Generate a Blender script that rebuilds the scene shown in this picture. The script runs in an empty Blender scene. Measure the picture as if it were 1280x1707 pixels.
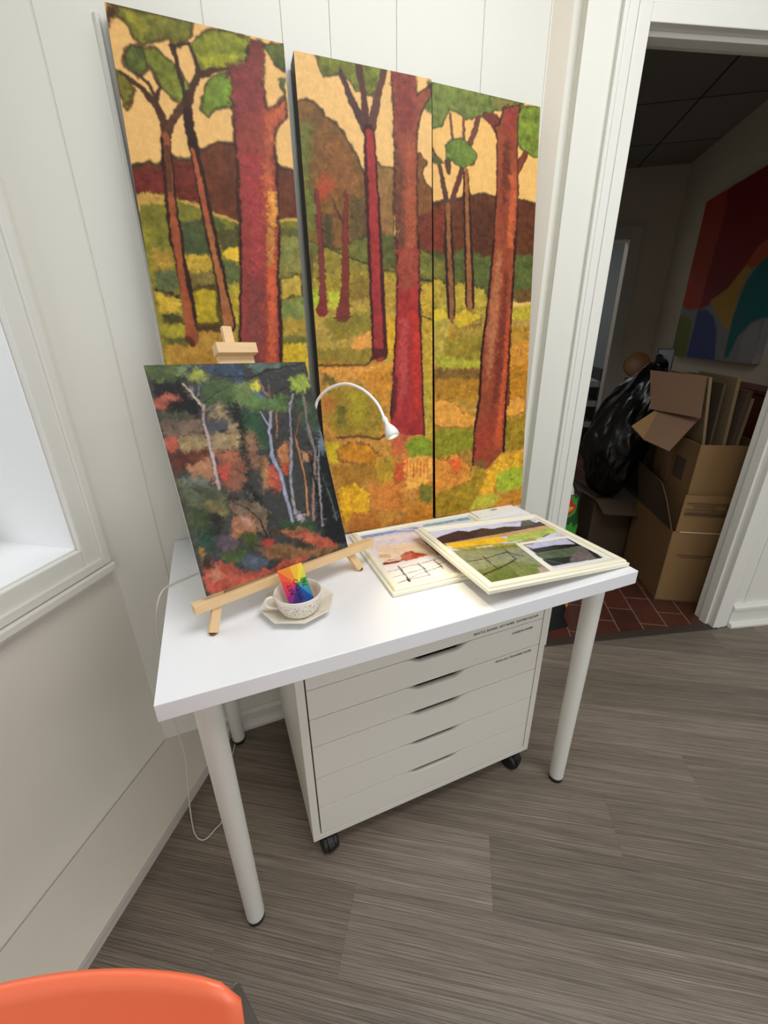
import bpy, math, random
import numpy as np
from mathutils import Vector, Matrix, noise
random.seed(7)
R_ = math.radians
scn = bpy.context.scene
COL = scn.collection
# ------------------------------------------------------------------ camera
CAM_LOC = (0.41193,-1.13759,1.24278)
cam_d = bpy.data.cameras.new('camera'); cam = bpy.data.objects.new('camera', cam_d); COL.objects.link(cam)
cr, cu, cf = Vector((0.923718,-0.382862,-0.012726)), Vector((0.158321,0.351301,0.92278)), Vector((0.348827,0.854403,-0.385118))
cam.matrix_world = Matrix(((cr.x, cu.x, -cf.x, CAM_LOC[0]), (cr.y, cu.y, -cf.y, CAM_LOC[1]), (cr.z, cu.z, -cf.z, CAM_LOC[2]), (0, 0, 0, 1)))
cam_d.sensor_fit = 'HORIZONTAL'; cam_d.sensor_width = 36; cam_d.lens = 19.8064; cam_d.clip_start = .02
scn.camera = cam
# ------------------------------------------------------------------ world, lights, exposure
scn.view_settings.view_transform = 'Standard'; scn.view_settings.look = 'None'
scn.view_settings.gamma = 1; scn.view_settings.use_curve_mapping = False
scn.view_settings.exposure = -0.08
w = bpy.data.worlds.new('daylight'); scn.world = w; w.use_nodes = True
w.node_tree.nodes['Background'].inputs[0].default_value = (.96, .97, 1, 1)
w.node_tree.nodes['Background'].inputs[1].default_value = 0.42
def area(name, loc, target, sx, sy, power, color):
    l = bpy.data.lights.new(name, 'AREA'); l.shape = 'RECTANGLE'; l.size = sx; l.size_y = sy; l.energy = power; l.color = color
    o = bpy.data.objects.new(name, l); COL.objects.link(o); o.location = loc
    o.rotation_euler = (Vector(target) - Vector(loc)).to_track_quat('-Z', 'Y').to_euler(); return o
area('window_daylight', (-.99, .07, 1.75), (-.25, -.43, 1.25), 1.3, 1.5, 13, (.88, .94, 1))
area('ceiling_lamp', (1.1, -.95, 2.44), (1.1, -.95, 0), 1.3, .8, 23, (.985, .99, 1))
area('rear_ceiling_lamp', (2.1, -3.0, 2.44), (2.1, -3.0, 0), 1.2, .6, 13, (.985, .99, 1))
area('front_fill', (1.2, -4.4, 1.5), (1.2, -1.0, 1.1), 3.2, 2.0, 38, (.97, .985, 1))  # unseen soft source behind the camera, lights the room frontally
# ------------------------------------------------------------------ helpers
def lin(c):
    return tuple(((v/255)/12.92 if v <= 10 else ((v/255+.055)/1.055)**2.4) for v in c)
MATS = {}
def mat(name, rgb, rough=.5, metal=0, bump=0, bscale=200, var=0, vscale=8, emit=None, coat=0, alpha=None, spec=.5, stretch=None):
    if name in MATS: return MATS[name]
    m = bpy.data.materials.new(name); m.use_nodes = True; nt = m.node_tree; b = nt.nodes['Principled BSDF']
    c = lin(rgb) + (1,)
    b.inputs['Base Color'].default_value = c; b.inputs['Roughness'].default_value = rough; b.inputs['Metallic'].default_value = metal
    b.inputs['Specular IOR Level'].default_value = spec
    if coat: b.inputs['Coat Weight'].default_value = coat; b.inputs['Coat Roughness'].default_value = .1
    if bump or var:
        tc = nt.nodes.new('ShaderNodeTexCoord'); mp = nt.nodes.new('ShaderNodeMapping'); nt.links.new(tc.outputs['Object'], mp.inputs[0])
        if stretch: mp.inputs['Scale'].default_value = stretch
    if var:
        n = nt.nodes.new('ShaderNodeTexNoise'); n.inputs['Scale'].default_value = vscale; n.inputs['Detail'].default_value = 5
        nt.links.new(mp.outputs[0], n.inputs['Vector'])
        mx = nt.nodes.new('ShaderNodeMix'); mx.data_type = 'RGBA'
        mx.inputs[6].default_value = tuple(v*(1-var) for v in c[:3]) + (1,); mx.inputs[7].default_value = tuple(min(1, v*(1+var)) for v in c[:3]) + (1,)
        nt.links.new(n.outputs['Fac'], mx.inputs[0]); nt.links.new(mx.outputs[2], b.inputs['Base Color'])
    if bump:
        n2 = nt.nodes.new('ShaderNodeTexNoise'); n2.inputs['Scale'].default_value = bscale; n2.inputs['Detail'].default_value = 3
        nt.links.new(mp.outputs[0], n2.inputs['Vector'])
        bp = nt.nodes.new('ShaderNodeBump'); bp.inputs['Strength'].default_value = bump; bp.inputs['Distance'].default_value = .002
        nt.links.new(n2.outputs['Fac'], bp.inputs['Height']); nt.links.new(bp.outputs[0], b.inputs['Normal'])
    if emit: b.inputs['Emission Color'].default_value = lin(emit[0]) + (1,); b.inputs['Emission Strength'].default_value = emit[1]
    if alpha is not None: b.inputs['Alpha'].default_value = alpha
    MATS[name] = m; return m
class MB:
    def __init__(s): s.v = []; s.f = []; s.mi = []; s.cur = 0; s.sm = []
    def add(s, vs, fs, smooth=False):
        o = len(s.v); s.v += [tuple(q) for q in vs]
        for f in fs: s.f.append(tuple(i+o for i in f)); s.mi.append(s.cur); s.sm.append(smooth)
        return s
    def box(s, a, b, T=None):
        x0, y0, z0 = a; x1, y1, z1 = b
        vs = [(x0,y0,z0),(x1,y0,z0),(x1,y1,z0),(x0,y1,z0),(x0,y0,z1),(x1,y0,z1),(x1,y1,z1),(x0,y1,z1)]
        if T: vs = [T(*q) for q in vs]
        return s.add(vs, [(0,3,2,1),(4,5,6,7),(0,1,5,4),(1,2,6,5),(2,3,7,6),(3,0,4,7)])
    def prism(s, poly, h0, h1, T=None):      # polygon in (x,y), extruded in z
        n = len(poly); vs = [(x,y,h0) for x,y in poly] + [(x,y,h1) for x,y in poly]
        if T: vs = [T(*q) for q in vs]
        return s.add(vs, [tuple(range(n))[::-1], tuple(range(n, 2*n))] + [(i, (i+1) % n, n+(i+1) % n, n+i) for i in range(n)])
    def lathe(s, prof, n=32, c=(0,0,0), rot=0, caps=True, smooth=True):
        vs = []
        for r, z in prof:
            for k in range(n): a = rot + 2*math.pi*k/n; vs.append((c[0]+r*math.cos(a), c[1]+r*math.sin(a), c[2]+z))
        fs = []
        for i in range(len(prof)-1):
            for k in range(n): fs.append((i*n+k, i*n+(k+1) % n, (i+1)*n+(k+1) % n, (i+1)*n+k))
        s.add(vs, fs, smooth)
        if caps:
            m = len(prof)-1
            s.add([vs[k] for k in range(n)], [tuple(range(n))[::-1]]); s.add([vs[m*n+k] for k in range(n)], [tuple(range(n))])
        return s
    def tube(s, pts, r, n=12, caps=True):
        P = [Vector(q) for q in pts]; rs = r if isinstance(r, (list, tuple)) else [r]*len(P)
        up = Vector((0,0,1)); vs = []; prev = None
        for i, q in enumerate(P):
            t = (P[min(i+1, len(P)-1)] - P[max(i-1, 0)]).normalized()
            if prev is None:
                a = t.cross(up); a = t.cross(Vector((1,0,0))) if a.length < .01 else a
            else: a = prev - t*prev.dot(t)
            a.normalize(); prev = a; b = t.cross(a)
            for k in range(n): an = 2*math.pi*k/n; vs.append(q + (a*math.cos(an) + b*math.sin(an))*rs[i])
        fs = []
        for i in range(len(P)-1):
            for k in range(n): fs.append((i*n+k, i*n+(k+1) % n, (i+1)*n+(k+1) % n, (i+1)*n+k))
        s.add(vs, fs, True)
        if caps: s.add([vs[k] for k in range(n)], [tuple(range(n))]); s.add(vs[-n:], [tuple(range(n))[::-1]])
        return s
    def build(s, name, m, parent=None, bevel=0, T=None, loc=None, seg=2):
        me = bpy.data.meshes.new(name); vs = [T(*q) for q in s.v] if T else s.v
        if loc: vs = [(x-loc[0], y-loc[1], z-loc[2]) for x, y, z in vs]
        me.from_pydata([tuple(q) for q in vs], [], s.f)
        for mm in (m if isinstance(m, (list, tuple)) else [m]): me.materials.append(mm)
        me.polygons.foreach_set('material_index', s.mi); me.polygons.foreach_set('use_smooth', s.sm); me.update()
        o = bpy.data.objects.new(name, me); COL.objects.link(o)
        if loc: o.location = loc
        if parent: o.parent = parent
        if bevel:
            bv = o.modifiers.new('bevel', 'BEVEL'); bv.width = bevel; bv.segments = seg; bv.limit_method = 'ANGLE'; bv.angle_limit = R_(40)
        return o
def thing(name, label, cat, loc=(0,0,0), rz=0, group=None):
    o = bpy.data.objects.new(name, None); COL.objects.link(o); o.location = loc; o.rotation_euler = (0,0,rz); o.empty_display_size = .05
    o['label'] = label; o['category'] = cat
    if group: o['group'] = group
    return o
def tag(o, label, cat, group=None):
    o['label'] = label; o['category'] = cat
    if group: o['group'] = group
    return o
def struct(o): o['kind'] = 'structure'; return o
def spline(pts, n=8):
    P = [Vector(q) for q in pts]; out = []
    for i in range(len(P)-1):
        p0 = P[max(i-1, 0)]; p1 = P[i]; p2 = P[i+1]; p3 = P[min(i+2, len(P)-1)]
        for k in range(n):
            t = k/n; out.append(.5*((2*p1) + (p2-p0)*t + (2*p0-5*p1+4*p2-p3)*t*t + (3*p1-p0-3*p2+p3)*t*t*t))
    out.append(P[-1]); return out
def text(name, body, size, m, T, parent, depth=.0002, align='LEFT'):     # T: 4x4 matrix placing the lettering plane
    c = bpy.data.curves.new(name, 'FONT'); c.body = body; c.size = size; c.extrude = depth; c.align_x = align; c.materials.append(m)
    tmp = bpy.data.objects.new(name, c); COL.objects.link(tmp); bpy.context.view_layer.update()
    me = bpy.data.meshes.new_from_object(tmp.evaluated_get(bpy.context.evaluated_depsgraph_get())); bpy.data.objects.remove(tmp)
    o = bpy.data.objects.new(name, me); COL.objects.link(o); o.parent = parent; o.matrix_basis = T; return o
def M4(o, x, y, z): return Matrix(((x[0],y[0],z[0],o[0]),(x[1],y[1],z[1],o[1]),(x[2],y[2],z[2],o[2]),(0,0,0,1)))
# ------------------------------------------------------------------ oil paint on a fine grid of vertices
ART = {
'C1': [
['P',[(-6,1065),(363,1142),(324,688),(-82,661)],(226,180,112),0.05,2,None,0],
['P',[(-5,813),(8,819),(24,824),(34,827),(43,823),(55,827),(60,837),(76,843),(86,837),(108,840),(113,853),(127,859),(141,863),(153,872),(169,876),(183,876),(194,877),(276,856),(286,847),(304,844),(337,845),(324,688),(-43,664)],(98,52,32),0.25,2,(50,42,22),6],
['P',[(2,809),(63,823),(50,772),(-1,764)],(110,40,35),0.3,6,None,0],
['P',[(75,831),(111,838),(111,763),(70,767)],(104,44,32),0.3,5,None,0],
['P',[(2,768),(55,771),(113,759),(141,749),(193,735),(329,755),(303,448),(-55,452)],(116,112,42),0.3,3,(200,160,80),5],
['P',[(2,768),(57,770),(55,758),(4,753)],(190,150,75),0.2,3,None,0],
['P',[(69,727),(118,736),(115,674),(65,671)],(72,80,48),0.2,4,None,0],
['P',[(166,725),(135,746),(122,727),(123,696),(183,679)],(80,88,44),0.2,4,None,0],
['P',[(-12,710),(337,739),(311,419),(-62,427)],(138,126,44),0.3,5,None,0],
['P',[(9,712),(53,716),(50,678),(13,672)],(122,118,42),0.25,5,None,0],
['P',[(67,717),(128,722),(127,672),(65,666)],(74,84,50),0.2,5,None,0],
['P',[(137,720),(189,727),(184,690),(147,681)],(78,76,40),0.2,5,None,0],
['P',[(65,666),(121,671),(126,640),(66,634)],(196,160,56),0.25,5,None,0],
['P',[(145,673),(159,688),(184,691),(181,661),(157,665)],(225,184,52),0.15,2,None,0],
['P',[(144,664),(180,658),(176,622),(144,615)],(88,96,52),0.2,5,None,0],
['P',[(67,637),(126,643),(129,614),(71,606)],(122,108,52),0.2,5,None,0],
['P',[(13,672),(49,672),(47,639),(11,642)],(168,136,56),0.25,5,None,0],
['P',[(13,634),(50,639),(50,599),(9,595)],(88,96,60),0.25,4,None,0],
['P',[(-20,602),(52,594),(50,582),(6,595)],(52,46,30),0.2,4,None,0],
['P',[(70,600),(98,609),(125,608),(124,537),(78,531),(67,559)],(178,154,34),0.25,3,(60,42,22),9],
['P',[(150,612),(176,619),(166,537),(154,543)],(172,150,48),0.25,4,None,0],
['P',[(6,592),(49,585),(48,559),(6,558)],(198,164,56),0.2,4,None,0],
['P',[(8,555),(54,553),(51,532),(10,532)],(70,66,34),0.25,4,None,0],
['P',[(10,532),(51,535),(47,508),(12,508)],(168,156,48),0.25,4,None,0],
['P',[(9,508),(53,508),(54,492),(10,493)],(92,92,42),0.2,4,None,0],
['P',[(78,531),(127,531),(154,525),(159,487),(152,422),(-1,426),(10,493),(51,490)],(176,134,54),0.2,4,None,0],
['P',[(72,531),(152,534),(151,522),(76,519)],(74,50,26),0.25,4,None,0],
['P',[(272,716),(316,719),(311,647),(264,636)],(124,122,62),0.25,5,None,0],
['P',[(274,734),(317,737),(315,716),(273,722)],(92,92,48),0.2,3,None,0],
['P',[(264,633),(312,644),(312,598),(291,600),(262,589)],(184,156,62),0.25,3,(62,54,28),5],
['P',[(261,586),(315,598),(315,550),(259,552)],(122,132,68),0.2,4,None,0],
['P',[(259,549),(317,553),(315,510),(256,513)],(166,140,52),0.25,4,None,0],
['P',[(256,513),(315,515),(314,494),(256,494)],(106,104,44),0.2,4,None,0],
['P',[(254,494),(314,496),(311,419),(247,420)],(196,164,34),0.25,4,None,0],
['P',[(-1,426),(315,419),(293,161),(-37,196)],(190,140,44),0.3,8,None,0],
['P',[(6,1060),(19,1060),(144,1062),(140,1040),(122,1026),(106,1017),(98,1028),(73,1019),(51,1010),(38,1017),(34,1032),(17,1046),(6,1039),(-5,1022)],(112,110,42),0.35,3,(66,58,26),5],
['P',[(4,1060),(23,1060),(17,1046),(6,1034),(-6,1018)],(84,56,36),0.3,5,None,0],
['P',[(27,1056),(45,1058),(66,1034),(53,1024),(41,1031)],(150,138,44),0.25,6,None,0],
['P',[(139,1028),(154,1045),(168,1054),(193,1060),(247,1057),(249,1046),(233,1017),(199,1002),(159,989),(144,994),(136,1008)],(124,128,38),0.35,3,(66,58,26),5],
['P',[(146,1010),(215,1027),(230,1018),(199,1004),(159,993)],(158,158,40),0.25,6,None,0],
['P',[(16,986),(32,1006),(50,1005),(58,990),(54,972),(37,960),(29,965),(18,972)],(82,92,40),0.35,3,(62,44,26),6],
['P',[(52,1005),(71,1010),(93,996),(102,990),(120,966),(125,950),(117,930),(97,931),(86,939),(71,950),(65,968),(54,983)],(116,122,42),0.35,3,(66,54,26),5],
['P',[(153,968),(162,979),(184,988),(206,999),(201,938),(166,930),(153,916),(140,921),(145,944)],(112,128,44),0.3,3,(54,56,24),5],
['P',[(175,980),(203,994),(196,943),(170,939)],(110,138,44),0.2,8,None,0],
['P',[(266,1051),(316,1061),(312,1015),(292,1020),(283,1034),(271,1048)],(84,92,38),0.3,3,(50,46,24),5],
['P',[(297,1001),(311,1005),(310,970),(297,982)],(84,92,48),0.3,3,None,0],
['P',[(-1,963),(14,959),(29,936),(20,927),(7,903),(2,922)],(112,104,40),0.3,4,(60,44,24),5],
['S',[(71,875),(70,895),(57,924),(39,943),(8,962)],[17.1,15.1,11.2,8.1,6.1],(72,44,28),0.2,1.5,(48,28,20),1],
['S',[(62,931),(50,953),(34,967)],[8.2,6.1,4.1],(72,44,28),0.2,1.5,None,0],
['S',[(62,931),(71,950),(64,963)],[8.2,6.1,3.2],(72,44,28),0.2,1.5,None,0],
['S',[(72,879),(88,904),(106,925),(117,931)],[15.1,12.2,11.2,15.1],(84,52,34),0.2,1.5,(48,28,20),1],
['S',[(114,860),(113,894),(115,930),(128,955),(142,981),(201,1001)],[13.2,16.1,20.2,12.2,13.2,4.0],(72,44,28),0.2,1.5,None,0],
['S',[(115,930),(110,967),(107,992),(103,1017)],[10.0,7.3,8.2,9.2],(58,40,26),0.2,1.5,None,0],
['S',[(99,1018),(134,1027)],[5.0,5.1],(58,36,26),0.2,1.5,None,0],
['S',[(132,1028),(141,1005),(143,986)],[4.1,7.1,12.0],(62,40,26),0.2,1.5,None,0],
['S',[(62,727),(62,662),(65,606),(65,547),(65,521)],[22.1,24.1,26.0,25.0,21.0],(48,28,20),0.15,1.5,None,0],
['S',[(127,732),(133,666),(139,600),(143,534)],[20.0,23.0,24.0,28.0],(48,28,20),0.15,1.5,None,0],
['S',[(67,865),(64,818),(61,758),(58,689)],[18.1,21.2,23.2,25.0],(48,28,20),0.15,1.5,None,0],
['S',[(114,917),(114,894),(118,858),(122,801),(130,694)],[18.1,17.3,18.1,20.1,24.1],(48,28,20),0.15,1.5,None,0],
['S',[(69,874),(65,819),(62,759),(59,689)],[10.0,10.0,12.0,14.0],(150,80,48),0.25,1.5,None,0],
['S',[(68,854),(62,783)],[8.1,10.0],(92,52,34),0.2,1.5,None,0],
['S',[(115,858),(119,813),(124,752),(130,694)],[5.1,9.2,10.0,10.0],(164,84,52),0.2,1.5,None,0],
['S',[(61,722),(60,662),(60,606),(62,547),(63,505)],[13.0,13.0,14.0,19.0,28.0],(152,80,48),0.2,1.5,None,0],
['S',[(55,505),(61,496)],[12.0,12.0],(90,44,26),0.2,1.5,None,0],
['S',[(125,727),(132,661),(139,591),(141,537)],[10.0,11.0,13.0,22.0],(156,96,56),0.2,1.5,None,0],
['P',[(247,1052),(269,1054),(270,1039),(265,986),(267,952),(273,945),(307,971),(309,941),(284,914),(278,893),(277,844),(271,766),(266,684),(183,679),(191,758),(196,809),(198,883),(200,953),(201,1002),(229,1009),(237,1022)],(138,62,52),0.2,2,(48,28,20),7],
['P',[(203,998),(267,1036),(261,939),(202,925)],(124,54,52),0.15,14,None,0],
['P',[(241,1022),(248,1050),(268,1052),(266,1027)],(110,52,36),0.15,8,None,0],
['P',[(211,860),(251,865),(234,682),(201,680)],(158,60,62),0.2,16,None,0],
['P',[(261,934),(304,964),(304,943),(282,918),(268,867),(266,765),(261,684),(240,683),(248,815)],(190,98,62),0.2,9,None,0],
['P',[(258,803),(272,805),(263,684),(246,683)],(222,150,70),0.15,5,None,0],
['P',[(190,730),(270,736),(259,644),(254,552),(240,386),(148,389),(167,550),(180,640)],(142,60,52),0.2,2,None,0],
['S',[(192,744),(180,640),(167,550),(152,422)],[5.1,5.0,6.0,6.0],(48,28,20),0.15,1.5,None,0],
['P',[(207,728),(236,730),(231,658),(199,606)],(160,64,64),0.2,16,None,0],
['P',[(245,731),(264,733),(251,583),(233,387),(212,387),(231,582)],(204,96,56),0.15,7,None,0],
['P',[(245,731),(263,733),(250,659),(241,658)],(170,130,60),0.15,7,None,0],
['P',[(197,641),(226,613),(198,421),(165,422)],(122,62,58),0.15,16,None,0],
['S',[(273,733),(260,644),(254,520),(245,420)],[5.1,6.1,9.0,9.1],(58,24,22),0.1,1.5,None,0]],
'C2': [
['P',[(-21,1063),(335,1124),(340,-219),(-146,-119)],(226,182,116),0.06,2,None,0],
['P',[(-16,951),(10,965),(34,966),(51,953),(55,941),(73,938),(95,922),(99,911),(119,888),(133,860),(144,845),(135,658),(-36,650)],(116,82,42),0.3,2,(64,42,28),5],
['P',[(-5,928),(31,925),(12,817),(27,779),(6,695),(-14,735)],(104,112,50),0.2,12,None,0],
['P',[(26,822),(47,842),(68,842),(69,814),(51,803),(44,780),(29,795)],(172,72,46),0.2,8,None,0],
['P',[(54,928),(112,882),(123,827),(71,782),(48,859)],(130,84,44),0.25,14,None,0],
['P',[(166,876),(181,865),(211,866),(206,706),(163,704)],(140,104,60),0.2,3,(70,56,34),4],
['P',[(268,899),(281,900),(294,885),(283,863),(291,843),(311,832),(310,694),(267,691)],(122,78,42),0.2,3,(70,50,30),4],
['P',[(268,777),(311,789),(310,698),(267,696)],(104,42,32),0.2,8,None,0],
['P',[(36,763),(60,761),(55,698),(35,697)],(74,64,42),0.2,6,None,0],
['P',[(101,793),(142,805),(137,698),(101,700)],(92,78,46),0.25,9,None,0],
['P',[(-31,709),(31,700),(65,694),(101,709),(149,729),(223,729),(313,694),(313,618),(-45,563)],(108,108,48),0.25,4,(60,52,30),3],
['P',[(165,739),(212,729),(213,657),(172,664)],(88,90,44),0.2,5,None,0],
['P',[(30,696),(84,682),(130,667),(138,613),(44,610),(0,630)],(152,132,50),0.25,7,None,0],
['S',[(35,697),(84,682),(135,667),(172,655),(213,652)],[3.2,3.0,4.0,4.0,4.0],(58,44,28),0.2,1.5,None,0],
['S',[(266,640),(313,635)],[6.0,6.0],(58,44,28),0.2,1.5,None,0],
['P',[(-10,626),(145,654),(221,648),(215,437),(-17,432)],(166,142,46),0.3,6,None,0],
['P',[(-2,604),(14,613),(16,582),(-1,555)],(176,190,52),0.2,4,None,0],
['P',[(38,605),(74,604),(66,569),(38,569)],(190,190,56),0.2,5,None,0],
['P',[(97,638),(139,645),(142,594),(93,584)],(126,100,42),0.2,8,None,0],
['P',[(23,541),(141,566),(138,518),(40,494)],(128,118,40),0.25,6,None,0],
['P',[(177,637),(212,638),(207,548),(174,567)],(176,142,56),0.25,5,None,0],
['P',[(76,470),(99,503),(144,518),(145,479),(114,469)],(216,150,70),0.15,3,None,0],
['P',[(173,547),(210,553),(204,447),(181,448)],(212,164,40),0.2,4,None,0],
['P',[(-8,480),(137,479),(140,439),(-1,432)],(134,116,38),0.25,6,None,0],
['P',[(266,626),(313,632),(311,-213),(254,-201)],(186,152,50),0.25,5,None,0],
['S',[(271,558),(313,544)],[4.0,5.0],(84,66,30),0.2,1.5,None,0],
['P',[(-15,448),(200,444),(182,-329),(-77,-265)],(186,128,42),0.35,6,None,0],
['P',[(188,261),(324,251),(324,-364),(169,-326)],(190,126,44),0.35,6,None,0],
['P',[(3,434),(125,434),(200,444),(198,401),(102,408),(6,407)],(216,150,66),0.2,4,None,0],
['S',[(-1,440),(125,440),(141,452)],[6.0,6.0,5.1],(96,72,32),0.25,1.5,None,0],
['P',[(103,418),(200,444),(194,336),(163,347),(122,389)],(196,134,44),0.25,5,None,0],
['P',[(7,421),(46,410),(40,396),(10,397)],(106,94,42),0.2,5,None,0],
['P',[(9,388),(101,389),(153,358),(161,297),(149,256),(31,270),(8,307)],(146,126,36),0.3,7,None,0],
['P',[(70,381),(116,369),(118,305),(74,292)],(166,150,36),0.2,9,None,0],
['P',[(8,374),(38,363),(30,330),(4,326)],(184,110,46),0.25,6,None,0],
['P',[(41,344),(67,337),(59,293),(38,300)],(98,92,30),0.25,7,None,0],
['S',[(36,262),(94,263),(148,251),(171,260)],[7.0,8.0,7.0,8.1],(112,72,32),0.25,1.5,None,0],
['P',[(34,234),(72,249),(115,238),(147,209),(134,183),(68,195),(37,203)],(198,130,34),0.25,4,(108,74,28),4],
['P',[(4,257),(35,250),(31,193),(5,206)],(196,170,36),0.25,4,None,0],
['P',[(10,195),(145,182),(137,128),(22,141)],(158,112,36),0.3,7,None,0],
['P',[(26,130),(76,140),(114,108),(114,52),(41,28),(28,75)],(222,168,34),0.25,4,(150,100,36),4],
['P',[(135,194),(186,200),(190,122),(143,127)],(174,142,38),0.25,6,None,0],
['P',[(115,130),(214,136),(218,49),(128,50)],(204,124,52),0.3,7,None,0],
['P',[(215,186),(263,198),(306,189),(305,120),(237,99),(220,135)],(232,168,74),0.2,4,None,0],
['S',[(230,190),(226,135)],[3.0,3.0],(212,92,44),0.2,1.5,None,0],
['S',[(240,182),(237,151)],[3.2,3.2],(212,92,44),0.2,1.5,None,0],
['S',[(250,173),(247,132)],[3.0,3.2],(212,92,44),0.2,1.5,None,0],
['S',[(260,187),(259,148)],[3.2,3.0],(212,92,44),0.2,1.5,None,0],
['S',[(271,179),(269,130)],[3.0,3.0],(212,92,44),0.2,1.5,None,0],
['S',[(281,170),(281,146)],[3.0,3.0],(212,92,44),0.2,1.5,None,0],
['S',[(291,185),(292,128)],[3.2,3.2],(212,92,44),0.2,1.5,None,0],
['P',[(225,240),(264,248),(307,233),(307,194),(239,195)],(126,146,38),0.25,4,None,0],
['P',[(192,183),(224,185),(220,130),(190,127)],(192,72,40),0.2,6,None,0],
['P',[(183,259),(228,256),(227,202),(186,200)],(204,106,60),0.25,6,None,0],
['P',[(262,108),(308,108),(308,49),(273,59)],(118,116,44),0.25,5,None,0],
['P',[(224,60),(308,55),(308,-88),(208,-71)],(196,128,44),0.3,7,None,0],
['P',[(49,55),(140,54),(147,-60),(42,-43)],(178,108,44),0.3,8,None,0],
['P',[(273,403),(301,412),(303,245),(282,246)],(184,160,58),0.25,5,None,0],
['P',[(41,1046),(203,1048),(192,1032),(179,1011),(166,993),(152,993),(145,1003),(128,996),(115,1013),(90,1020),(60,1011),(48,1027)],(112,116,42),0.35,3,(64,60,28),4],
['P',[(298,1040),(314,1039),(314,977),(298,978),(285,996),(298,1013)],(98,112,46),0.3,4,None,0],
['S',[(151,929),(118,977),(95,1026)],[26.2,17.1,10.0],(76,50,46),0.15,1.5,None,0],
['S',[(149,936),(145,995),(136,1044)],[18.1,15.1,17.3],(84,50,42),0.15,1.5,None,0],
['S',[(161,938),(176,989),(195,1043)],[21.2,17.3,12.2],(92,58,48),0.15,1.5,None,0],
['S',[(155,929),(156,830),(158,703),(160,566),(161,468)],[27.2,34.1,38.1,40.0,43.0],(66,26,26),0.15,1.5,None,0],
['S',[(156,925),(158,831),(158,703),(158,566),(159,458)],[17.1,19.0,22.0,22.0,26.0],(150,50,48),0.2,1.5,None,0],
['P',[(129,446),(148,479),(179,478),(183,468),(164,456)],(84,32,28),0.2,2,None,0],
['P',[(212,1047),(267,1050),(272,1010),(306,1032),(306,1013),(282,980),(271,935),(269,798),(271,664),(276,568),(278,360),(201,363),(210,567),(213,661),(212,794),(214,936)],(138,72,52),0.2,2,(48,28,20),4],
['P',[(217,1043),(265,1046),(266,955),(218,925)],(124,52,46),0.15,12,None,0],
['P',[(218,917),(235,879),(230,662),(215,661)],(88,58,42),0.15,10,None,0],
['P',[(244,920),(265,923),(263,640),(238,639)],(162,84,56),0.15,9,None,0],
['P',[(213,615),(266,616),(270,360),(204,363)],(172,56,50),0.15,12,None,0],
['P',[(217,704),(273,708),(273,566),(278,423),(282,252),(223,253),(181,285),(198,415),(210,565)],(158,48,46),0.2,2,None,0],
['S',[(217,721),(209,565),(198,425),(185,306)],[4.0,4.0,6.0,7.1],(60,22,22),0.15,1.5,None,0],
['S',[(273,725),(272,566),(278,423),(282,252)],[5.1,5.0,5.0,5.1],(60,22,22),0.15,1.5,None,0],
['P',[(218,705),(270,708),(269,625),(218,610)],(146,72,52),0.15,12,None,0],
['P',[(219,543),(243,543),(234,374),(207,315)],(186,74,70),0.15,9,None,0],
['P',[(252,566),(268,566),(272,321),(253,296)],(190,52,36),0.15,7,None,0],
['P',[(183,285),(228,256),(240,239),(193,221)],(190,92,64),0.2,6,None,0],
['P',[(193,415),(205,415),(202,325),(186,290)],(96,34,38),0.15,4,None,0],
['S',[(27,802),(28,696),(24,582)],[10.0,12.0,17.0],(118,52,48),0.15,1.5,(60,26,24),1],
['S',[(24,587),(20,564)],[17.0,30.0],(120,44,40),0.15,1.5,None,0],
['S',[(95,809),(88,742),(81,620),(70,553)],[7.1,13.0,18.0,33.0],(118,50,42),0.15,1.5,(60,26,24),1],
['S',[(83,746),(62,789)],[6.0,4.1],(80,44,36),0.15,1.5,None,0],
['S',[(48,760),(46,701)],[7.0,7.1],(70,60,40),0.1,1.5,None,0],
['S',[(5,686),(0,626)],[7.1,6.0],(98,76,36),0.1,1.5,None,0],
['S',[(49,548),(91,551)],[6.0,5.0],(90,56,30),0.1,1.5,None,0]],
'C3': [
['P',[(-33,1092),(355,1120),(478,-315),(-58,-205)],(228,180,106),0.06,2,None,0],
['P',[(-9,807),(32,819),(74,827),(98,845),(113,835),(135,844),(154,844),(180,842),(246,844),(273,842),(304,838),(349,844),(366,632),(-12,616)],(92,50,30),0.3,2,(56,40,26),5],
['P',[(-10,796),(38,809),(38,706),(-11,703)],(122,52,32),0.25,9,None,0],
['P',[(110,826),(174,827),(178,706),(126,702)],(78,44,26),0.3,9,None,0],
['P',[(-11,703),(38,697),(87,715),(145,699),(309,717),(337,716),(346,598),(-12,586)],(84,92,44),0.25,4,None,0],
['P',[(-11,684),(37,687),(37,643),(-11,646)],(116,112,48),0.25,5,None,0],
['P',[(243,621),(321,635),(324,597),(251,595)],(106,78,42),0.2,5,None,0],
['P',[(-12,636),(13,642),(44,628),(94,636),(154,623),(175,582),(155,571),(-12,571)],(176,152,56),0.25,4,(64,52,30),4],
['P',[(-12,571),(168,582),(172,462),(-14,463)],(158,140,48),0.3,6,None,0],
['P',[(-3,566),(25,572),(44,552),(37,542),(0,546)],(206,178,54),0.2,3,None,0],
['P',[(57,552),(89,574),(115,564),(156,555),(116,538),(83,519),(60,532)],(208,174,48),0.2,3,(130,104,40),3],
['P',[(242,578),(309,591),(312,552),(254,546)],(184,164,50),0.2,4,None,0],
['P',[(243,546),(312,552),(317,473),(247,473)],(176,142,66),0.25,5,None,0],
['P',[(249,495),(315,501),(317,473),(257,478)],(116,118,54),0.2,5,None,0],
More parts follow.
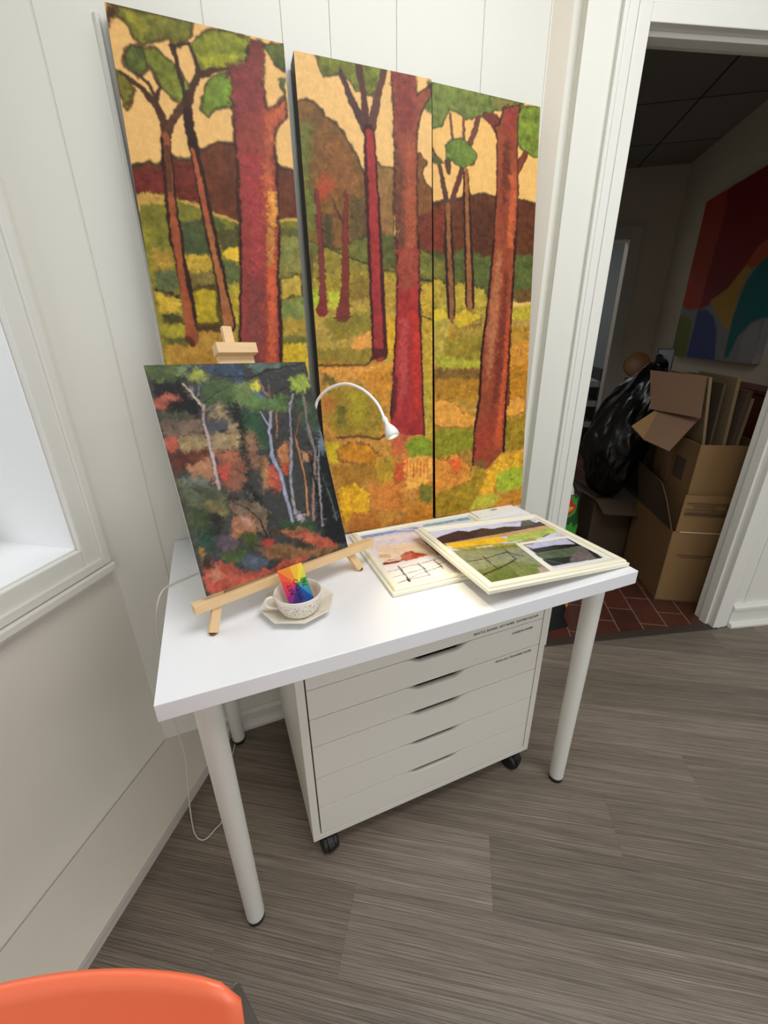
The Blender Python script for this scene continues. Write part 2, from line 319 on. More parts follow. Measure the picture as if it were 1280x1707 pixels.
['P',[(70,521),(149,544),(143,517),(83,505)],(124,92,48),0.2,5,None,0],
['P',[(-3,526),(318,531),(363,-155),(-9,-92)],(176,130,40),0.35,6,None,0],
['P',[(-3,541),(35,546),(47,517),(22,437),(-4,438)],(182,160,66),0.25,5,None,0],
['P',[(35,497),(152,518),(154,425),(22,427)],(140,126,40),0.3,6,None,0],
['P',[(59,522),(152,529),(146,508),(71,503)],(160,136,60),0.25,5,None,0],
['P',[(11,453),(147,441),(145,420),(10,425)],(168,164,52),0.25,4,None,0],
['P',[(-4,420),(151,420),(149,388),(-4,395)],(122,90,40),0.25,5,None,0],
['P',[(-4,392),(149,393),(147,328),(-5,340)],(170,120,32),0.3,6,None,0],
['P',[(-5,329),(16,344),(72,321),(92,298),(134,290),(132,257),(66,261),(22,261),(-5,276)],(222,156,64),0.2,3,(150,100,40),3],
['P',[(-6,254),(22,261),(132,251),(130,194),(60,182),(-6,182)],(138,136,36),0.25,5,None,0],
['P',[(-6,182),(34,167),(67,190),(107,155),(121,136),(114,101),(47,78),(-8,55)],(214,140,54),0.25,4,(124,88,36),4],
['P',[(41,167),(73,172),(94,144),(67,123)],(216,92,46),0.2,6,None,0],
['P',[(-8,73),(115,94),(141,134),(169,125),(150,54),(116,8),(-8,7)],(160,130,34),0.3,5,None,0],
['P',[(116,8),(143,48),(207,47),(230,25),(187,5)],(186,178,60),0.2,4,None,0],
['P',[(146,54),(183,124),(231,167),(300,174),(308,111),(241,118),(206,78),(200,48)],(226,170,44),0.25,4,None,0],
['P',[(212,109),(255,123),(307,124),(307,61),(244,49),(214,52)],(164,180,52),0.25,4,None,0],
['P',[(230,32),(307,54),(310,-5),(187,-1)],(190,130,44),0.3,5,None,0],
['P',[(242,488),(313,494),(314,428),(241,435)],(206,140,50),0.25,5,None,0],
['P',[(237,435),(314,428),(313,333),(235,330)],(190,128,34),0.3,5,None,0],
['P',[(235,325),(280,337),(310,321),(308,293),(255,278),(233,285)],(224,156,62),0.2,3,(150,100,40),3],
['P',[(234,276),(309,284),(311,179),(234,179)],(158,128,34),0.3,5,None,0],
['P',[(-12,1053),(27,1057),(166,1054),(257,1051),(248,1036),(173,1025),(158,1012),(125,1003),(90,994),(66,1005),(46,1006),(32,983),(21,969),(-13,956)],(110,122,54),0.35,3,(62,70,34),4],
['P',[(166,1045),(241,1049),(236,1035),(179,1026)],(124,112,60),0.25,5,None,0],
['P',[(258,1045),(333,1059),(328,943),(294,942),(253,957),(235,986),(242,1027)],(114,130,46),0.35,3,(62,74,32),4],
['S',[(48,998),(54,948)],[6.1,7.1],(110,70,56),0.15,1.5,None,0],
['S',[(84,993),(86,952)],[8.1,9.1],(110,70,56),0.15,1.5,None,0],
['S',[(125,1001),(114,969),(101,941)],[13.2,14.1,14.0],(110,64,50),0.15,1.5,None,0],
['S',[(38,809),(29,853),(17,896),(0,920)],[18.1,14.0,11.2,8.1],(84,56,46),0.15,1.5,None,0],
['S',[(43,882),(41,899)],[15.1,17.1],(84,56,46),0.15,1.5,None,0],
['S',[(44,796),(61,839),(82,891)],[15.1,15.1,14.0],(96,54,44),0.15,1.5,None,0],
['P',[(34,933),(49,947),(78,955),(99,946),(124,925),(118,908),(85,892),(58,901),(36,907)],(102,122,50),0.3,3,(64,70,34),4],
['P',[(-8,906),(15,909),(35,894),(9,890),(-8,893)],(84,84,44),0.2,3,None,0],
['S',[(42,791),(44,716),(50,619),(52,555)],[20.1,27.0,28.0,23.0],(48,28,20),0.1,1.5,None,0],
['S',[(42,810),(45,717),(51,619),(54,542)],[11.0,11.0,14.0,12.0],(136,88,52),0.2,1.5,None,0],
['S',[(93,879),(97,792),(103,696),(109,585)],[17.1,23.1,27.1,30.0],(48,28,20),0.1,1.5,None,0],
['S',[(94,888),(97,792),(103,696),(108,575)],[9.1,10.0,13.0,16.0],(146,92,54),0.2,1.5,None,0],
['S',[(197,981),(171,1003),(143,1009)],[38.3,28.3,11.2],(112,52,44),0.15,1.5,(48,28,20),1],
['S',[(239,905),(255,925),(270,945)],[26.2,19.1,16.3],(122,58,44),0.15,1.5,(48,28,20),1],
['P',[(198,1033),(248,1048),(242,1014),(245,924),(251,868),(250,781),(247,679),(245,573),(244,461),(247,314),(148,318),(155,462),(171,597),(180,751),(184,870),(182,961),(174,991),(187,997)],(140,68,44),0.2,2,(48,28,20),4],
['P',[(204,1030),(239,1040),(235,991),(207,973)],(142,56,48),0.15,9,None,0],
['P',[(201,964),(223,976),(224,875),(201,796)],(96,48,36),0.15,9,None,0],
['P',[(229,913),(244,901),(245,780),(235,653),(221,636)],(196,96,56),0.15,8,None,0],
['P',[(180,723),(248,728),(246,621),(241,493),(237,358),(234,179),(203,152),(173,126),(127,147),(132,251),(147,339),(150,467),(166,594)],(146,70,44),0.2,2,None,0],
['S',[(180,742),(166,594),(150,467),(145,339),(131,251),(127,147)],[7.0,7.1,8.0,9.1,9.0,8.0],(52,24,20),0.15,1.5,None,0],
['S',[(247,747),(246,621),(241,493),(237,358),(234,179)],[7.1,7.0,8.0,8.0,9.1],(52,24,20),0.15,1.5,None,0],
['P',[(190,715),(209,716),(192,467),(169,360),(165,519)],(176,110,72),0.15,8,None,0],
['P',[(217,669),(230,669),(221,413),(193,247),(179,248),(199,467)],(112,46,34),0.15,8,None,0],
['P',[(234,571),(244,571),(234,358),(223,186),(199,188),(217,359)],(204,88,48),0.15,7,None,0],
['P',[(132,251),(205,303),(201,211),(161,156),(130,159)],(156,64,44),0.15,8,None,0],
['P',[(127,150),(161,156),(173,128)],(110,96,44),0.15,4,None,0]],
'BD': [
['P',[(-19,433),(481,428),(319,-159),(-122,18)],(20,24,21),0.4,6,None,0],
['P',[(0,421),(69,420),(62,391),(5,387),(-1,397)],(82,98,54),0.35,7,None,0],
['P',[(79,419),(177,421),(170,393),(147,387),(109,399)],(60,76,94),0.4,7,None,0],
['P',[(184,417),(313,418),(310,407),(201,399)],(90,110,96),0.4,7,None,0],
['P',[(5,387),(57,394),(83,347),(69,319),(30,323),(10,350)],(12,13,13),0.3,8,None,0],
['P',[(-1,354),(10,361),(26,368),(39,365),(35,356),(21,347),(3,343)],(160,88,70),0.25,5,None,0],
['P',[(71,400),(92,408),(105,396),(93,386),(71,389)],(158,164,66),0.25,6,None,0],
['P',[(53,417),(75,416),(67,397),(56,401)],(120,140,96),0.25,5,None,0],
['P',[(86,387),(140,388),(155,363),(134,337),(93,337),(84,351)],(76,98,58),0.35,8,None,0],
['P',[(4,335),(48,334),(71,315),(42,312),(2,316)],(76,84,62),0.3,6,None,0],
['P',[(145,381),(197,382),(197,353),(148,335)],(120,138,84),0.3,8,None,0],
['P',[(150,397),(172,400),(168,386),(150,384)],(66,88,120),0.3,6,None,0],
['P',[(185,380),(198,385),(201,371),(193,359),(181,365)],(206,196,70),0.2,4,None,0],
['P',[(188,361),(205,356),(199,346),(185,350)],(84,120,170),0.3,5,None,0],
['P',[(274,386),(315,393),(316,364),(294,350),(272,363)],(160,178,76),0.3,6,None,0],
['P',[(161,359),(252,349),(252,319),(180,319),(155,335)],(96,122,70),0.3,7,None,0],
['P',[(153,328),(195,317),(184,246),(143,259),(143,301)],(52,88,62),0.35,9,None,0],
['P',[(1,323),(75,317),(79,295),(46,289),(21,289),(-1,295)],(112,94,80),0.3,5,(60,48,42),2],
['P',[(22,292),(81,289),(136,288),(135,257),(69,256),(21,265)],(152,130,96),0.3,5,(70,50,40),2],
['P',[(78,316),(120,310),(113,291),(78,291)],(82,84,90),0.25,4,(46,42,42),2],
['P',[(87,327),(105,344),(120,338),(122,309),(85,316)],(160,140,104),0.25,6,None,0],
['P',[(119,307),(135,298),(136,288),(113,291)],(164,140,110),0.25,4,None,0],
['P',[(0,293),(20,294),(22,269),(2,265)],(178,92,72),0.25,4,None,0],
['P',[(0,265),(71,261),(66,243),(3,226)],(96,54,42),0.35,5,None,0],
['P',[(23,237),(71,249),(72,201),(28,218)],(178,126,92),0.25,6,None,0],
['P',[(81,251),(127,254),(131,222),(117,175),(92,171),(77,194)],(146,94,74),0.3,6,None,0],
['P',[(82,227),(107,231),(93,204),(78,200)],(190,74,60),0.2,7,None,0],
['P',[(72,255),(126,251),(120,227),(82,240)],(170,104,76),0.3,6,None,0],
['P',[(131,351),(151,321),(143,259),(130,183),(162,103),(135,117),(120,171),(129,219),(136,288)],(30,33,22),0.3,8,None,0],
['P',[(150,286),(169,273),(164,227),(150,201),(139,231)],(150,110,84),0.4,7,None,0],
['P',[(164,227),(184,231),(177,174),(155,163)],(170,124,84),0.35,7,None,0],
['P',[(177,203),(202,221),(198,169),(177,157),(168,168)],(194,92,70),0.25,6,None,0],
['P',[(207,242),(233,261),(225,202),(205,187)],(190,126,84),0.25,7,None,0],
['P',[(208,209),(225,217),(217,188),(208,190)],(180,70,44),0.2,6,None,0],
['P',[(258,229),(279,226),(268,202),(258,212)],(176,132,98),0.25,5,None,0],
['P',[(276,348),(313,337),(315,275),(280,263),(269,303)],(70,88,66),0.4,9,None,0],
['P',[(289,262),(326,249),(331,143),(319,8),(267,11),(257,78),(271,194)],(22,27,28),0.3,9,None,0],
['P',[(315,275),(327,253),(312,211),(300,221)],(120,140,150),0.3,8,None,0],
['P',[(2,224),(48,210),(75,187),(83,165),(70,126),(27,90),(5,93),(3,156)],(88,92,68),0.4,6,None,0],
['P',[(4,221),(48,209),(58,197),(15,206)],(108,116,104),0.3,6,None,0],
['P',[(13,173),(38,148),(38,121),(10,121)],(58,76,44),0.35,8,None,0],
['P',[(37,168),(69,164),(73,139),(52,137)],(124,112,70),0.3,7,None,0],
['P',[(42,150),(63,141),(62,111),(45,95),(36,114)],(44,44,38),0.25,5,None,0],
['P',[(84,168),(132,147),(152,124),(141,67),(125,90),(100,122),(78,145)],(116,98,80),0.35,4,(48,38,34),2],
['P',[(81,130),(109,130),(124,116),(121,91),(97,83),(72,94)],(172,116,84),0.35,6,None,0],
['P',[(94,127),(114,122),(113,101)],(200,160,140),0.25,6,None,0],
['P',[(86,97),(121,91),(121,62),(92,63)],(78,88,38),0.3,6,None,0],
['P',[(40,103),(81,88),(79,67),(45,70)],(100,84,94),0.3,7,None,0],
['P',[(7,122),(43,112),(32,71),(11,77)],(40,70,56),0.35,8,None,0],
['P',[(44,67),(92,63),(85,37),(51,41)],(72,92,44),0.35,7,None,0],
['P',[(74,48),(103,49),(131,26),(109,15),(82,25)],(80,90,104),0.3,6,None,0],
['P',[(8,92),(21,78),(12,67),(7,72)],(170,130,66),0.3,5,None,0],
['P',[(112,57),(189,50),(300,10),(264,0),(179,11),(129,34)],(130,96,64),0.35,5,None,0],
['P',[(174,54),(246,37),(267,11),(201,31)],(66,62,50),0.35,5,None,0],
['P',[(149,82),(225,73),(224,61),(177,67)],(146,100,70),0.25,4,(60,40,34),2],
['P',[(180,64),(227,63),(254,47),(295,11),(250,16),(215,50)],(186,96,72),0.25,5,None,0],
['P',[(132,74),(152,64),(137,50),(125,64)],(170,70,60),0.3,5,None,0],
['P',[(6,62),(24,63),(57,39),(81,20),(130,8),(164,19),(226,11),(201,0),(136,2),(7,-3),(1,27)],(182,88,70),0.35,5,None,0],
['P',[(7,75),(26,59),(31,40),(7,48)],(56,46,38),0.3,5,None,0],
['P',[(24,53),(41,30),(30,13),(15,29)],(206,140,110),0.3,7,None,0],
['P',[(9,20),(39,20),(20,-1),(9,-2)],(196,84,64),0.25,6,None,0],
['P',[(161,96),(201,96),(248,77),(254,47),(220,72),(172,78)],(58,84,50),0.35,6,None,0],
['P',[(212,104),(232,100),(228,86),(212,88)],(170,150,160),0.3,4,None,0],
['S',[(56,383),(67,367),(80,340)],[4.0,4.1,7.1],(196,176,150),0.2,1.5,None,0],
['S',[(82,344),(75,315),(75,278),(73,228),(72,186)],[8.0,6.0,7.1,7.1,7.3],(176,154,150),0.25,1.5,(60,44,46),1],
['S',[(78,330),(99,341),(118,348)],[4.1,3.0,2.0],(120,104,100),0.2,1.5,None,0],
['S',[(84,347),(108,362),(133,373)],[3.0,2.0,2.0],(46,44,38),0.2,1.5,None,0],
['S',[(77,361),(82,377),(94,390)],[3.0,2.0,1],(120,120,130),0.2,1.5,None,0],
['S',[(68,365),(71,381)],[2.0,1],(120,120,130),0.2,1.5,None,0],
['S',[(116,395),(163,393),(183,387),(221,402),(311,414)],[3.0,3.0,5.1,5.0,5.0],(56,48,46),0.2,1.5,None,0],
['S',[(202,381),(207,363),(220,346)],[6.0,5.0,5.0],(140,112,110),0.2,1.5,None,0],
['S',[(222,384),(217,348)],[3.0,4.0],(110,90,80),0.2,1.5,None,0],
['S',[(233,380),(222,346)],[4.0,5.0],(70,60,56),0.2,1.5,None,0],
['S',[(229,355),(261,367)],[3.2,2.0],(50,48,44),0.2,1.5,None,0],
['S',[(189,322),(200,293),(195,263),(192,230),(200,191),(199,139),(200,91)],[4.0,6.0,8.1,10.2,8.1,9.2,10.2],(152,158,176),0.25,1.5,(40,40,46),1],
['S',[(211,319),(201,287)],[5.1,5.1],(150,150,160),0.2,1.5,None,0],
['S',[(224,320),(211,264)],[3.0,2.0],(168,112,84),0.2,1.5,None,0],
['S',[(226,266),(220,252),(198,236)],[3.0,2.0,2.2],(60,50,46),0.2,1.5,None,0],
['S',[(271,350),(257,330),(246,282),(235,231),(218,173),(211,104)],[7.0,6.0,5.1,8.1,7.3,8.2],(146,142,148),0.25,1.5,(40,40,42),1],
['S',[(252,259),(253,220),(252,166),(239,95)],[6.1,5.1,5.1,6.3],(176,130,92),0.2,1.5,(50,36,30),1],
['S',[(280,313),(259,273),(251,259)],[3.0,4.0,3.0],(120,84,64),0.2,1.5,None,0],
['S',[(296,346),(288,293),(291,222),(269,155),(248,81)],[3.2,4.0,5.1,6.1,5.1],(150,120,112),0.2,1.5,None,0],
['S',[(293,347),(284,270),(292,206)],[3.2,2.0,3.2],(110,120,124),0.2,1.5,None,0],
['S',[(306,244),(287,176),(267,64)],[3.0,4.1,5.4],(140,136,136),0.2,1.5,None,0],
['S',[(295,174),(302,124),(306,66)],[3.0,2.2,3.0],(96,104,104),0.2,1.5,None,0],
['S',[(275,194),(272,131),(266,76)],[3.2,3.0,2.2],(26,30,32),0.2,1.5,None,0],
['S',[(80,169),(112,140),(134,110),(139,72)],[2.2,2.2,3.2,4.1],(34,28,28),0.2,1.5,None,0],
['S',[(120,171),(141,137),(159,118)],[1,2.2,2.2],(120,120,116),0.2,1.5,None,0]],
'F1': [
['P',[(115,555),(608,440),(425,-75),(-93,-85)],(214,216,236),0.06,2,None,0],
['P',[(87,365),(413,333),(427,309),(243,312),(77,298)],(110,128,200),0.3,8,None,0],
['P',[(235,302),(417,311),(412,280),(291,275)],(188,176,224),0.2,6,None,0],
['P',[(-4,238),(44,259),(109,278),(135,265),(183,275),(205,263),(252,267),(297,255),(331,288),(355,288),(363,265),(398,277),(401,255),(429,247),(393,223),(227,224),(50,208),(-8,202)],(60,44,48),0.35,2,None,0],
['P',[(324,284),(359,287),(351,258),(306,253)],(90,84,50),0.2,3,None,0],
['P',[(28,217),(233,231),(409,245),(412,218),(330,217),(165,210),(32,209)],(206,160,110),0.15,3,None,0],
['P',[(27,215),(120,215),(184,215),(220,184),(141,178),(37,189)],(240,192,50),0.15,3,None,0],
['P',[(217,211),(398,228),(412,206),(290,175),(190,178)],(176,190,80),0.25,4,None,0],
['P',[(30,191),(144,182),(214,171),(281,188),(275,158),(199,142),(57,165)],(170,160,84),0.3,4,None,0],
['P',[(93,177),(141,178),(141,159),(87,156)],(226,206,170),0.2,4,None,0],
['P',[(30,178),(203,164),(199,97),(186,14),(24,9),(-9,33)],(116,122,48),0.3,6,None,0],
['P',[(23,79),(137,91),(184,60),(146,19),(28,15),(15,39)],(104,116,44),0.35,8,None,0],
['P',[(48,56),(109,68),(100,26),(36,19)],(90,104,40),0.3,8,None,0],
['P',[(169,49),(187,44),(184,22),(149,18)],(170,150,140),0.2,5,None,0],
['P',[(375,205),(403,209),(389,168),(341,171)],(210,206,204),0.2,4,None,0],
['S',[(30,119),(79,120),(149,134),(176,104)],[2.2,2.2,4.1,3.0],(56,40,38),0.1,1.5,None,0],
['S',[(81,132),(76,93),(78,68)],[3.2,3.0,3.2],(56,40,38),0.1,1.5,None,0],
['S',[(156,145),(152,120),(147,96),(82,72),(24,57)],[4.1,3.2,4.1,4.5,4.1],(56,40,38),0.1,1.5,None,0],
['S',[(307,180),(340,192)],[5.1,4.1],(70,66,40),0.3,1.5,None,0],
['P',[(222,151),(377,153),(361,39),(207,44)],(92,96,80),0.3,3,None,0],
['P',[(222,151),(364,152),(356,116),(321,118),(228,129)],(196,192,220),0.1,1,None,0],
['P',[(218,129),(302,131),(360,119),(362,152),(379,153),(376,108),(300,108),(219,109)],(26,28,26),0.2,2,None,0],
['P',[(208,108),(357,101),(357,91),(254,72),(214,72)],(82,94,66),0.35,3,None,0],
['P',[(291,70),(345,95),(361,90),(358,59),(357,40),(264,48)],(112,102,100),0.2,4,None,0],
['P',[(365,98),(376,98),(361,39),(343,41)],(40,44,40),0.2,3,None,0],
['P',[(202,79),(291,70),(261,45),(207,44)],(40,44,40),0.25,4,None,0],
['S',[(209,77),(239,48)],[1,1],(150,154,150),0.1,1.5,None,0]],
'F2': [
['P',[(25,538),(520,385),(249,-90),(-50,-13)],(226,220,232),0.06,2,None,0],
['P',[(22,303),(104,312),(202,279),(196,251),(125,273),(25,270)],(120,148,205),0.3,6,None,0],
['P',[(213,302),(363,296),(387,286),(355,270),(208,276)],(130,170,205),0.25,5,None,0],
['P',[(133,309),(185,291),(174,269),(128,280)],(200,196,222),0.2,5,None,0],
['P',[(57,264),(183,248),(173,118),(170,19),(15,28),(25,128)],(242,228,214),0.05,3,None,0],
['P',[(40,217),(162,196),(171,119),(29,120)],(240,210,176),0.1,12,None,0],
['P',[(51,247),(176,234),(171,200),(43,216)],(226,214,226),0.1,8,None,0],
['P',[(27,130),(45,138),(78,132),(81,124),(52,116),(25,118)],(166,60,48),0.35,3,None,0],
['P',[(80,144),(100,160),(115,157),(105,120),(81,117),(79,131)],(206,112,88),0.3,3,None,0],
['P',[(114,161),(135,141),(142,125),(107,119),(105,127)],(176,72,54),0.35,3,None,0],
['P',[(35,136),(72,134),(75,126),(38,128)],(240,210,180),0.1,3,None,0],
['P',[(119,166),(142,142),(143,131),(119,151)],(226,206,150),0.1,2,None,0],
['P',[(32,174),(60,166),(55,147),(29,152)],(214,180,140),0.2,6,None,0],
['P',[(168,224),(177,223),(170,30),(161,31),(168,114)],(96,86,92),0.15,2,None,0],
['P',[(22,119),(170,113),(169,28),(14,26),(22,80)],(244,238,234),0.04,2,None,0],
['S',[(25,88),(46,88),(70,93),(99,94)],[2.0,1,1.4,1.4],(44,36,52),0.1,1.5,None,0],
['S',[(25,61),(73,65),(119,70),(150,75),(169,80)],[1,2.0,1,1.4,1],(44,36,52),0.1,1.5,None,0],
['S',[(25,35),(56,41),(88,53),(119,58),(150,63)],[2.2,2.0,1,2.2,2.0],(44,36,52),0.1,1.5,None,0],
['S',[(55,39),(84,38),(108,39)],[1.4,2.2,1],(44,36,52),0.1,1.5,None,0],
['S',[(56,102),(54,73),(55,55),(52,34)],[3.2,4.5,3.2,7.3],(40,34,40),0.1,1.5,None,0],
['S',[(103,98),(106,72),(105,55),(106,38)],[2.2,3.2,3.2,3.2],(40,34,40),0.1,1.5,None,0],
['S',[(147,99),(146,86),(148,70),(147,52)],[2.2,3.2,3.2,3.2],(40,34,40),0.1,1.5,None,0],
['S',[(97,91),(121,94),(145,97),(163,99)],[1,2.0,1.4,2.0],(44,36,52),0.1,1.5,None,0]],
'AB': [
['P',[(-1430,1717),(1117,1155),(1767,-78),(-117,-325)],(150,152,156),0.03,2,None,0],
['P',[(-28,954),(333,955),(808,965),(1025,571),(818,560),(607,378),(467,324),(290,295),(103,308),(-57,355)],(150,24,34),0.03,2,None,0],
['P',[(-55,967),(272,957),(313,834),(293,592),(290,295),(106,303),(-69,356)],(200,66,44),0.03,2,None,0],
['P',[(410,335),(599,393),(750,508),(849,567),(947,528),(811,488),(740,367),(742,169),(660,184),(532,268)],(206,160,60),0.03,2,None,0],
['P',[(811,573),(998,619),(1091,451),(796,471),(731,498)],(206,90,50),0.03,2,None,0],
['P',[(853,476),(1025,571),(1220,216),(1021,217),(949,200),(860,134),(814,21),(771,19),(749,232),(781,409)],(26,120,120),0.03,2,None,0],
['P',[(-73,267),(64,267),(221,232),(267,4),(-72,-11)],(128,138,70),0.03,2,None,0],
['P',[(273,292),(402,289),(512,247),(602,163),(674,-1),(272,-4),(271,165)],(74,88,150),0.03,2,None,0],
['P',[(894,121),(974,199),(1028,204),(1082,7),(937,-1)],(170,164,170),0.03,2,None,0]]}
def vnoise(x, y, sx, sy, seed):
    rs = np.random.RandomState(seed); L = rs.rand(64, 64)
    u = x/sx; v = y/sy; i = np.floor(u).astype(int); j = np.floor(v).astype(int); a = u-i; b = v-j
    a = a*a*(3-2*a); b = b*b*(3-2*b)
    g = lambda p, q: L[p % 64, q % 64]
    return (g(i,j)*(1-a)*(1-b) + g(i+1,j)*a*(1-b) + g(i,j+1)*(1-a)*b + g(i+1,j+1)*a*b)*2-1
def sd_poly(x, y, P):
    d = np.full(x.shape, 1e9); s = np.zeros(x.shape, bool); n = len(P)
    for k in range(n):
        ax, ay = P[k]; bx, by = P[(k+1) % n]; ex, ey = bx-ax, by-ay; L = ex*ex+ey*ey+1e-9
        t = np.clip(((x-ax)*ex+(y-ay)*ey)/L, 0, 1); d = np.minimum(d, (x-ax-t*ex)**2+(y-ay-t*ey)**2)
        if ay != by:
            c = ((ay > y) != (by > y)) & (x < (bx-ax)*(y-ay)/(by-ay)+ax); s ^= c
    return np.where(s, -1, 1)*np.sqrt(d)
def sd_stroke(x, y, P, W):
    d = np.full(x.shape, 1e9)
    for k in range(len(P)-1):
        ax, ay = P[k]; bx, by = P[k+1]; ex, ey = bx-ax, by-ay; L = ex*ex+ey*ey+1e-9
        t = np.clip(((x-ax)*ex+(y-ay)*ey)/L, 0, 1); d = np.minimum(d, np.hypot(x-ax-t*ex, y-ay-t*ey) - (W[k]+(W[k+1]-W[k])*t)/2)
    return d
def sst(a, b, x): t = np.clip((x-a)/(b-a), 0, 1); return t*t*(3-2*t)
def paint(X, Y, ops, nx, warp=1.6, tex=1.0, soft=1.0, streak=(5, 14), gain=1.0, dab=1.0):
    # X, Y in mm on the painting's plane (row-major grid, nx per row); returns linear rgb per vertex
    n1 = vnoise(X, Y, 9, 9, 1); n2 = vnoise(X, Y, 3.5, 3.5, 2); n3 = vnoise(X, Y, 9, 9, 3); n4 = vnoise(X, Y, 3.5, 3.5, 4)
    C = np.zeros((X.size, 3)); C[:] = .3; SF = np.zeros(X.size)
    f1 = vnoise(X, Y, streak[0], streak[1], 11); f2 = vnoise(X, Y, 11, 8, 12); f3 = vnoise(X, Y, 2.2, 3.2, 13); f4 = vnoise(X+Y*.5, Y, 4, 6, 14)
    for k, op in enumerate(ops):
        if op[0] == 'P': _, P, col, var, sf, ol, ow = op; W = None; pad = 14+sf*2+ow
        else: _, P, W, col, var, sf, ol, ow = op; pad = 8+sf+ow+max(W)
        px = [q[0] for q in P]; py = [q[1] for q in P]
        ix = np.where((X > min(px)-pad) & (X < max(px)+pad) & (Y > min(py)-pad) & (Y < max(py)+pad))[0]
        if not len(ix): continue
        am = warp*(1+.28*max(0, sf-2))
        x = X[ix] + am*n1[ix] + warp*.5*n2[ix]; y = Y[ix] + am*n3[ix] + warp*.5*n4[ix]
        d = sd_poly(x, y, P) if W is None else sd_stroke(x, y, P, W)
        s = max(.6, sf*soft*.95)
        a = 1-sst(-s*.6, s*.6, d + s*.45*f3[ix] + s*.35*f4[ix])
        if sf >= 6: a = a*.85
        base = np.array(lin(col))
        sh = (k*7) % 31
        n = .5*f1[ix] + .65*vnoise(X[ix]+sh*13, Y[ix]+sh*7, 15, 9, 20) + .35*vnoise(X[ix]+sh, Y[ix]+sh*3, 6, 4, 23) + .12*f3[ix]
        v = np.clip(1 + var*1.35*tex*n, .25, 2)
        c = base[None, :]*v[:, None]
        hue = (vnoise(X[ix]+sh*5, Y[ix], 16, 12, 31)*.6+vnoise(X[ix]+sh*5, Y[ix], 6, 5, 33)*.4)*var*.3*tex
        c[:, 0] *= 1+hue; c[:, 2] *= 1-hue
        C[ix] = C[ix]*(1-a[:, None]) + np.clip(c, 0, 1)*a[:, None]; SF[ix] = SF[ix]*(1-a) + sf*a
        if ol and ow:
            h = ow*.5*(1+.6*f2[ix]); o = (1-sst(h*.5, h*1.4+.6, np.abs(d)))*.88
            C[ix] = C[ix]*(1-o[:, None]) + np.array(lin(ol))[None, :]*o[:, None]
    # loaded-brush dabs: small elongated cells drag the neighbouring colour along
    dx_ = X[1]-X[0]; dy_ = Y[nx]-Y[0]; ny = X.size//nx
    for (cw, ch, amp, seed) in ((7, 4, .85, 41), (3.4, 5.2, .6, 42)):
        ux = X/cw + .35*n1; uy = Y/ch + .35*n3; rs = np.random.RandomState(seed); L = rs.rand(3, 97, 97)*2-1
        i = (np.floor(ux + .5*(np.floor(uy) % 2)).astype(int)) % 97; j = np.floor(uy).astype(int) % 97
        m = np.clip(SF-2.1, .15, 6)*amp*dab*1.2
        ii = np.clip(np.round((X-X[0]+L[0][i, j]*m)/dx_).astype(int), 0, nx-1); jj = np.clip(np.round((Y-Y[0]+L[1][i, j]*m)/dy_).astype(int), 0, ny-1)
        src = jj*nx+ii; ok = (SF > 2.6) & (SF[src] > 2.6)
        C = np.where(ok[:, None], C[src], C)*(1+(.012+.012*np.clip(SF, 0, 6))*dab*L[2][i, j])[:, None]
    g = C.reshape(ny, nx, 3)
    # loose strokes laid over the broad passages
    if dab > .5:
        rs = np.random.RandomState(77); gx_ = X[:nx]; gy_ = Y[::nx]; sfg = SF.reshape(ny, nx); g = g.copy(); nd = int((gx_[-1]-gx_[0])*(gy_[-1]-gy_[0])/26)
        for q in range(nd):
            i0 = rs.randint(nx); j0 = rs.randint(ny); s0 = sfg[j0, i0]; rv_ = rs.rand(6)
            if s0 < 2.8: continue
            la = (3.2+5*rv_[0])*(.75 if s0 < 4 else 1); lb_ = 1.1+1.5*rv_[1]; an = (rv_[2]-.5)*1.6 + (1.57 if rv_[3] > .62 else 0); e_ = la+1
            ia, ib = max(0, i0-int(e_/dx_)), min(nx, i0+int(e_/dx_)+1); ja, jb = max(0, j0-int(e_/dy_)), min(ny, j0+int(e_/dy_)+1)
            XX, YY = np.meshgrid(gx_[ia:ib]-gx_[i0], gy_[ja:jb]-gy_[j0]); ca_, sa_ = math.cos(an), math.sin(an)
            r_ = ((XX*ca_+YY*sa_)/la)**2 + ((-XX*sa_+YY*ca_+.05*XX*XX/la)/lb_)**2
            al = (1-sst(.45, 1.05, r_))*np.clip((sfg[ja:jb, ia:ib]-2.2)/1.2, 0, 1)*.62
            col_ = g[j0, i0]*(1+(rv_[4]-.5)*.62)*np.array([1+(rv_[5]-.5)*.22, 1, 1-(rv_[5]-.5)*.3])
            g[ja:jb, ia:ib] = g[ja:jb, ia:ib]*(1-al[..., None]) + col_*al[..., None]
    p_ = np.pad(g, ((1, 1), (1, 1), (0, 0)), 'edge'); g = .44*p_[1:-1, 1:-1] + .14*(p_[:-2, 1:-1]+p_[2:, 1:-1]+p_[1:-1, :-2]+p_[1:-1, 2:]); C = g.reshape(-1, 3)
    return np.clip(C*gain*(1+.025*f3[:, None]), 0, 1)
